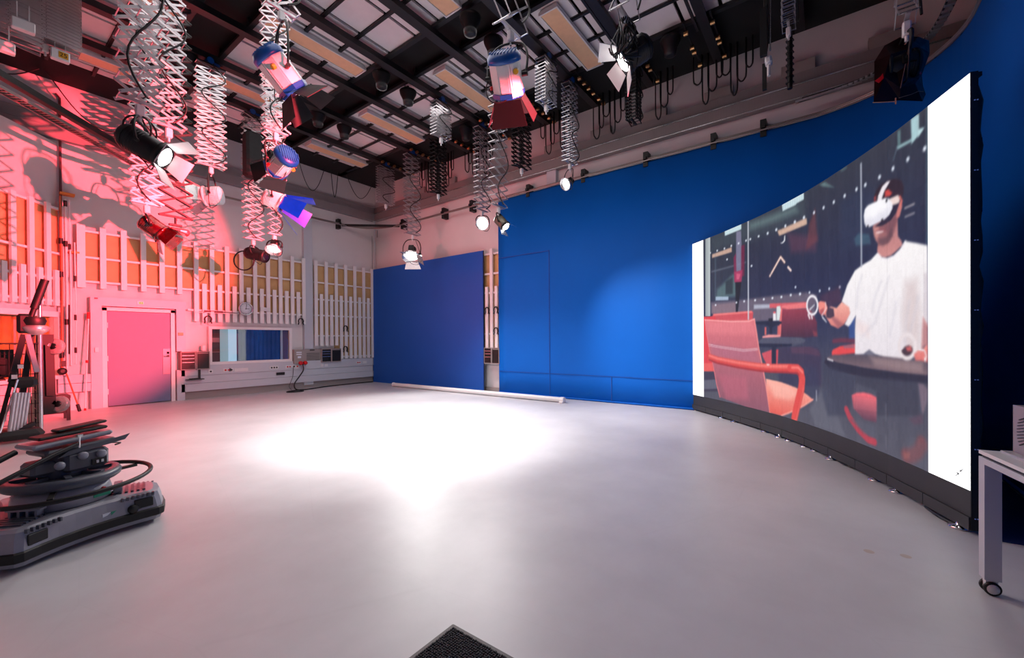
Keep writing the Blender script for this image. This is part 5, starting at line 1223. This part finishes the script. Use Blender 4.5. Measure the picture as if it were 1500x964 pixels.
for k in range(3):
    a = A0-k*2*PI/3; dv = Vector((math.cos(a), math.sin(a), 0)); pv = Vector((-dv.y, dv.x, 0)); rm = Matrix.Rotation(a, 3, 'Z')
    # wheel windows on both flanks near the tip, ribs along the top edge, wheels below
    for s in (1, -1):
        ra = rm@Matrix.Rotation(-s*math.radians(12.7), 3, 'Z')
        part('wheel_window', MB().bevbox(dv*.455+pv*s*.184+Vector((0, 0, .182)), (.115, .014, .07), .004, ra), BLACK, pd)
        wh = MB().lathe([(.001, -.012), (.05, -.012), (.05, .012), (.001, .012)], c=dv*.44+pv*s*.172+Vector((0, 0, .165)), n=18, m=ra@Matrix.Rotation(PI/2, 3, 'X'))
        rb = MB()
        for i in range(7): d_ = .33+.03*i; rb.box(dv*d_+pv*s*(.165+(.53-d_)*.27)*.99+Vector((0, 0, .243)), (.012, .022, .026), ra)
        part('grip_ribs', rb, PEDD, pd)
        part('wheel', MB().lathe([(.02, -.015), (.058, -.015), (.062, 0), (.058, .015), (.02, .015)], c=dv*.42+pv*s*.09+Vector((0, 0, .062)), n=20, m=ra@Matrix.Rotation(PI/2, 3, 'X')), RUB, pd)
    vt = MB()
    for i in range(6): vt.box(dv*(.28+.035*i)+Vector((0, 0, .268)), (.018, .20, .012), rm)
    part('vent_slats', vt, PEDD, pd)
    hb_ = MB()
    for i in range(4): hb_.box(dv*.30+pv*(.075-.05*i)+Vector((0, 0, .29)), (.05, .014, .045), rm)
    hb_.box(dv*.30+Vector((0, 0, .315)), (.05, .20, .012), rm); part('handle_rack', hb_, PEDG, pd)
# front side: brake knob, labels
fa = math.radians(18); fd = Vector((math.cos(fa), math.sin(fa), 0)); fn = Vector((math.sin(fa), -math.cos(fa), 0)); fm = Matrix.Rotation(fa, 3, 'Z')
kp_ = PC*0+fd*.235+fn*.352+Vector((0, 0, .155))
part('brake_knob', MB().lathe([(.03, 0), (.034, .03), (.026, .045), (.001, .045)], c=kp_, n=14, m=frame(fn)@Matrix.Rotation(PI/2, 3, 'Y')).box(kp_+fd*.02+fn*.02, (.06, .03, .02), fm), BLACK, pd)
part('label_strip', MB().box(fd*.115+fn*.345+Vector((0, 0, .160)), (.11, .004, .038), fm), WLAB, pd); part('green_label', MB().box(fd*.14+fn*.349+Vector((0, 0, .162)), (.06, .004, .034), fm), GREEN, pd)
part('lower_drum', MB().lathe([(.25, .26), (.27, .27), (.265, .33), (.25, .385), (.2, .40)], n=40), PEDG, pd)
part('drum_label', MB().box(fd*.10+fn*.262+Vector((0, 0, .31)), (.10, .01, .03), fm), GREEN, pd); part('lock_button', MB().lathe([(.02, 0), (.02, .02), (.001, .024)], c=fd*.18+fn*.2+Vector((0, 0, .30)), n=12, m=frame(fn)@Matrix.Rotation(PI/2, 3, 'Y')), CHROME, pd)
part('red_button', MB().lathe([(.012, 0), (.012, .02)], c=fd*.12+fn*.235+Vector((0, 0, .345)), n=10, m=frame(fn)@Matrix.Rotation(PI/2, 3, 'Y')), REDP, pd)
part('trim_disc', MB().lathe([(.14, .40), (.30, .41), (.32, .425), (.325, .45), (.31, .475), (.27, .48), (.26, .465), (.14, .462)], n=44), PEDD, pd, 'dark grey ballast disc')
for k in range(8): t = k*PI/4; part('disc_spoke', MB().box((.20*math.cos(t), .20*math.sin(t), .47), (.13, .035, .03), Matrix.Rotation(t, 3, 'Z')), PEDD, pd)
hp = [(.47*math.cos(t)+.03, .47*math.sin(t)+.0, .395+.02*math.cos(t-fa)) for t in [2*PI*k/56 for k in range(56)]]
part('steering_ring', MB().tube(hp, .016, 10, closed=True), RUB, pd, 'large black steering ring')
a = MB()
for k in (.4, 2.3, 4.4): a.bar((.2*math.cos(k), .2*math.sin(k), .40), (.46*math.cos(k)+.03, .46*math.sin(k), .395), .03, .02)
part('ring_spoke', a, RUB, pd)
part('column', MB().lathe([(.13, .46), (.13, .56), (.11, .60), (.10, .66)], n=28), PEDD, pd)
part('control_block', MB().bevbox(fd*.07+fn*.07+Vector((0, 0, .57)), (.26, .20, .14), .02, fm).bevbox(-fd*.14+fn*.02+Vector((0, 0, .55)), (.14, .16, .10), .02, fm), PEDD, pd)
a = MB()
for x, z in ((.14, .60), (.03, .61), (-.10, .57)): a.lathe([(.028, 0), (.03, .018), (.02, .028), (.001, .028)], c=fd*x+fn*.172+Vector((0, 0, z)), n=14, m=frame(fn)@Matrix.Rotation(PI/2, 3, 'Y'))
part('valve_knob', a, PEDG, pd)
part('valve_socket', MB().box(fd*.13+fn*.173+Vector((0, 0, .545)), (.09, .012, .045), fm), BLACK, pd)
part('valve_pins', MB().box(fd*.115+fn*.182+Vector((0, 0, .545)), (.014, .01, .02), fm).box(fd*.145+fn*.182+Vector((0, 0, .545)), (.014, .01, .02), fm), WHP, pd)
part('head_plate', MB().bevbox(fd*.06+Vector((0, 0, .665)), (.42, .26, .045), .015, fm@Matrix.Rotation(-.05, 3, 'Y')), PEDD, pd)
part('head_plate', MB().bevbox(fd*.02+Vector((0, 0, .725)), (.46, .24, .035), .012, fm@Matrix.Rotation(-.07, 3, 'Y')), PEDG, pd)
part('wedge_plate', MB().bevbox(fd*.03+fn*.02+Vector((0, 0, .775)), (.40, .15, .022), .008, fm@Matrix.Rotation(-.05, 3, 'Y')), RUB, pd)
part('wedge_plate', MB().bevbox(fd*.10+fn*.0+Vector((0, 0, .81)), (.30, .10, .018), .008, fm@Matrix.Rotation(-.09, 3, 'Y')), RUB, pd)
part('lever', MB().tube([fd*.02+fn*.16+Vector((0, 0, .64)), fd*.02+fn*.16+Vector((0, 0, .75))], .006, 6).box(fd*.02+fn*.16+Vector((0, 0, .76)), (.03, .03, .02), fm), CHROME, pd)
part('side_flap', MB().plate([fd*-.10+fn*.16+Vector((0, 0, .62)), fd*.30+fn*.16+Vector((0, 0, .67)), fd*.34+fn*.15+Vector((0, 0, .71)), fd*.26+fn*.16+Vector((0, 0, .70)), fd*-.04+fn*.16+Vector((0, 0, .66))], .02), PEDD, pd)
part('pan_bar', MB().tube([fd*.0+fn*.17+Vector((0, 0, .70)), fd*-.16+fn*.22+Vector((0, 0, .66)), fd*-.50+fn*.30+Vector((0, 0, .54))], .016, 8), DARKM, pd, 'grey pan bar sloping down to the left')
part('pan_bar', MB().tube([fd*-.25+Vector((0, 0, .69)), fd*-.45+fn*.1+Vector((0, 0, .63)), fd*-.75+fn*.2+Vector((0, 0, .56))], .02, 8), RUB, pd)
part('hose', MB().tube(smooth([fd*.2+fn*.08+Vector((0, 0, .66)), fd*.33+fn*.05+Vector((0, 0, .63)), fd*.35+fn*-.05+Vector((0, 0, .60))], 5), .006, 6), CAB, pd)

# far left corner: cage cart, tripod, slab on castors, poles ------------------------
cg = thing('wire_cage_cart', 'tall wire grid cage with wooden slats standing at the left edge', 'cage', (.55, 9.75, 0))
o = Vector((-.55, -9.75, 0)); x0, x1, y0, y1, zt_ = .02, .80, 9.40, 10.3, 1.45
for x, y in ((x1, y1), (x0, y0), (x0, y1)): part('post', MB().tube([(x, y, .02), (x, y, zt_)], .014, 6), ALUB, cg, loc=o)
part('edge_post', MB().tube([(x1, y0, .0), (x1, y0, 2.07)], .024, 8), ALUB, cg, loc=o); part('top_rail', MB().tube([(x0, y0, zt_), (x1, y0, zt_)], .012, 6), BLACK, cg, loc=o)
g = MB()
for k in range(10): z = .12+k*.147; g.tube([(x0, y0, z), (x1, y0, z)], .004, 4).tube([(x1, y0, z), (x1, y1, z)], .004, 4)
for k in range(8): x = x0+(x1-x0)*k/8; g.tube([(x, y0, .1), (x, y0, zt_)], .004, 4)
for k in range(9): y = y0+(y1-y0)*k/9; g.tube([(x1, y, .1), (x1, y, zt_)], .004, 4)
q = part('wire_grid', g, DARKM, cg, loc=o); q['kind'] = 'stuff'
slm = MB().bb((-.012, 0, 0), (.012, .012, 1.7)).mesh('slat', M('grey_brown_slat', (.55, .47, .42), .7, noise=.2, scale=8))
for k in range(6): link('slat', slm, cg, (x1-.03-.042*k+o.x, y0+.03+o.y, .10))
part('shelf', MB().bb((x0, y0, .10), (x1, y1, .12)).bb((x0, y0, .92), (x0+.45, y1, .94)), M('reddish_shelf_board', (.45, .25, .22), .6), cg, loc=o)
single('storage_box', MB().bevbox((.32, 9.65, 1.10), (.34, .4, .28), .02), CLOTH, 'black bag on the shelf of the wire cage', 'bag')
single('small_device', MB().bevbox((.36, 9.5, .985), (.16, .1, .07), .01), BLACK, 'small black device lying in the wire cage', 'device')
single('cardboard_sheet', MB().bb((.05, 9.9, .94), (.62, 9.93, 1.36)), CLOTH, 'dark sheet standing in the back of the cage', 'sheet')
tp_ = thing('camera_tripod', 'folded black and silver tripod leaning at the left edge', 'tripod', onZ(30, 640, 0))
def tp3(px, py, Y): return onY(px, py, Y)-tp_.location
Yt = 8.6
part('pan_handle', MB().tube([tp3(66, 410, Yt), tp3(50, 452, Yt)], .045, 10).tube([tp3(50, 452, Yt), tp3(44, 468, Yt)], .03, 8), RUB, tp_, 'black foam pan handle')
part('head', MB().bevbox(tp3(35, 474, Yt), (.13, .12, .26), .03).lathe([(.10, -.06), (.12, 0), (.10, .05)], c=tp3(50, 470, Yt), n=16), BLACK, tp_)
part('head_bowl', MB().lathe([(.05, -.08), (.12, -.03), (.14, .02), (.10, .05)], c=tp3(52, 482, Yt), n=18), ALU, tp_)
part('leg', MB().bar(tp3(40, 490, Yt), tp3(54, 545, Yt), .07, .05), ALU, tp_, 'silver upper leg'); part('leg', MB().bar(tp3(35, 490, Yt), tp3(16, 560, Yt), .07, .06).bar(tp3(16, 560, Yt), tp3(-3, 632, Yt), .05, .04), BLACK, tp_); part('leg', MB().bar(tp3(46, 490, Yt+.2), tp3(30, 600, Yt+.1), .07, .06), BLACK, tp_)
a = MB()
for k in range(5): a.tube([tp3(40-5*k+2, 575, Yt-.05*k), tp3(34-5*k, 632, Yt-.05*k)], .022, 8)
part('leg_tubes', a, ALU, tp_, 'bundle of grey leg tubes'); part('clamp', MB().bevbox(tp3(35, 560, Yt), (.24, .16, .14), .04).bevbox(tp3(20, 548, Yt-.05), (.06, .06, .06), .01), BLACK, tp_)
part('leg_clip', MB().box(tp3(30, 537, Yt-.1), (.05, .05, .05)).box(tp3(21, 552, Yt-.1), (.05, .05, .05)), WHP, tp_)
part('spreader', MB().bevbox(tp3(28, 636, Yt-.1), (.44, .3, .12), .05).bar(tp3(8, 640, Yt-.1), tp3(50, 620, Yt), .06, .05), RUB, tp_); part('shiny_strip', MB().bar(tp3(26, 556, Yt-.12), tp3(-2, 640, Yt-.2), .015, .015), ALUB, tp_)
sb_ = thing('rolling_board', 'dark folded board standing on edge with clear castors on its right side', 'rolling board', onZ(72, 632, 0)); L0 = -sb_.location; Yb = 9.9
part('board', MB().bar(onY(69, 490, Yb), onY(73, 606, Yb), .14, .05, up=(0, 1, 0)), BLACK, sb_, loc=L0)
part('cloth_cover', MB().plate([onY(66, 505, Yb-.05), onY(73, 508, Yb-.05), onY(80, 580, Yb-.05), onY(68, 580, Yb-.05)], .03), BLACK, sb_, loc=L0)
CLR = M('clear_castor', (.75, .75, .75), .15, trans=.5, noise=.2, scale=20)
for px, py in ((80, 508), (87, 592)):
    c = onY(px, py, Yb)
    q = part('caster', MB().bar(onY(px-10, py-3, Yb), c, .05, .06), ALU, sb_, loc=L0); part('wheel', MB().lathe([(.02, -.04), (.11, -.045), (.13, -.02), (.13, .02), (.11, .045), (.02, .04)], c=c, n=20, m=frame(D(.3, .2, -1))@Matrix.Rotation(PI/2, 3, 'Y')), CLR, q)
    part('wheel_hub', MB().lathe([(.001, -.05), (.05, -.05), (.05, .05), (.001, .05)], c=c, n=14, m=frame(D(.3, .2, -1))@Matrix.Rotation(PI/2, 3, 'Y')), DARKM, q)
stl = thing('low_stool', 'small black stool frame on the floor below the window at far left', 'stool', (1.1, 11.6, 0))
part('seat', MB().bb((-.22, -.2, .42), (.25, .2, .47)), BLACK, stl)
for x, y in ((-.19, -.17), (.22, -.17), (-.19, .17), (.22, .17)): part('leg', MB().bb((x-.025, y-.025, 0), (x+.025, y+.025, .42)), BLACK, stl)
part('stretcher', MB().bb((-.19, -.18, .14), (.22, -.15, .18)), BLACK, stl)
# poles on the wall
pl = thing('pole_rack', 'orange-tipped rack of hooks holding poles on the wall left of the door', 'rack', (1.5, 13.0, 4.6))
OH = M('orange_hook', (.90, .50, .15), .4); part('hook_bar', MB().bb((-.10, -.12, .0), (.12, .03, .05)), OH, pl); part('hook_bar', MB().bb((.02, -.12, -1.22), (.18, .03, -1.18)), OH, pl)
for lab, x, y, za, zb, r0, mt_, segs in [('copper coloured pole at the far left of the wall poles', 1.40, 12.86, .8, 4.55, .020, COPPER, (3.6, 2.9, 1.2)), ('white pole with black grips beside the copper pole', 1.47, 12.84, .75, 4.5, .017, LATH, (4.4, 3.55, 1.9)),
                                     ('thin white pole hanging right of the copper pole', 1.53, 12.86, .98, 4.5, .013, LATH, (3.5,)), ('thin pole with several black clips, rightmost of the hanging ones', 1.60, 12.84, 1.0, 3.6, .012, LATH, (2.83, 2.0, 1.3))]:
    t = thing('wall_pole', lab, 'pole', (x, y, za), 0, 'poles on the wall'); part('tube', MB().tube([(0, 0, 0), (.012, 0, (zb-za)*.5), (0, 0, zb-za)], r0, 8), mt_, t)
    for zz in segs: part('grip', MB().tube([(0, 0, zz-za-.06), (0, 0, zz-za+.06)], r0*1.8, 8), BLACK, t)
single('black_rod', MB().tube([(1.52, 12.9, 1.22), (1.52, 12.9, 2.27)], .028, 8), BLACK, 'short black rod hanging between the white poles', 'rod')
t = thing('leaning_pole', 'thin white pole leaning against the door casing', 'pole', (1.72, 12.75, 0)); part('tube', MB().tube([(0, 0, 0), (.09, .16, 2.05)], .014, 8), LATH, t); part('grip', MB().tube([(.088, .158, 1.98), (.094, .166, 2.12)], .026, 8).tube([(.045, .08, 1.02), (.047, .082, 1.08)], .022, 8).tube([(0, 0, 0), (0, 0, .05)], .02, 8), REDP, t)
t = thing('leaning_pole', 'pole with a black foot leaning outward below the hanging poles', 'pole', (1.60, 12.45, 0)); part('tube', MB().tube([(.0, .0, .05), (-.15, .40, .85)], .014, 8), COPPER, t); part('foot', MB().tube([(0, 0, .03), (-.025, .06, .17)], .03, 8), BLACK, t)
single('small_pulley', MB().lathe([(.03, -.03), (.075, -.02), (.075, .02), (.03, .03)], c=(1.40, 12.84, .86), n=16, m=mf).box((1.42, 12.84, 1.02), (.06, .05, .12)), BLACK, 'small black pulley at the bottom of the copper pole', 'pulley')
single('wall_conduit', MB().tube([(1.42, 12.98, 4.35), (1.42, 12.98, 5.9), (1.42, 12.98, 6.65), (1.36, 12.98, 6.72)], .022, 8), M('dark_conduit', (.35, .2, .22), .5), 'dark vertical pipe above the wall poles', 'pipe')
single('light_switch', MB().box((1.93, 12.88, 1.3), (.06, .02, .10)), WHP, 'small switch on the left casing of the door', 'switch')
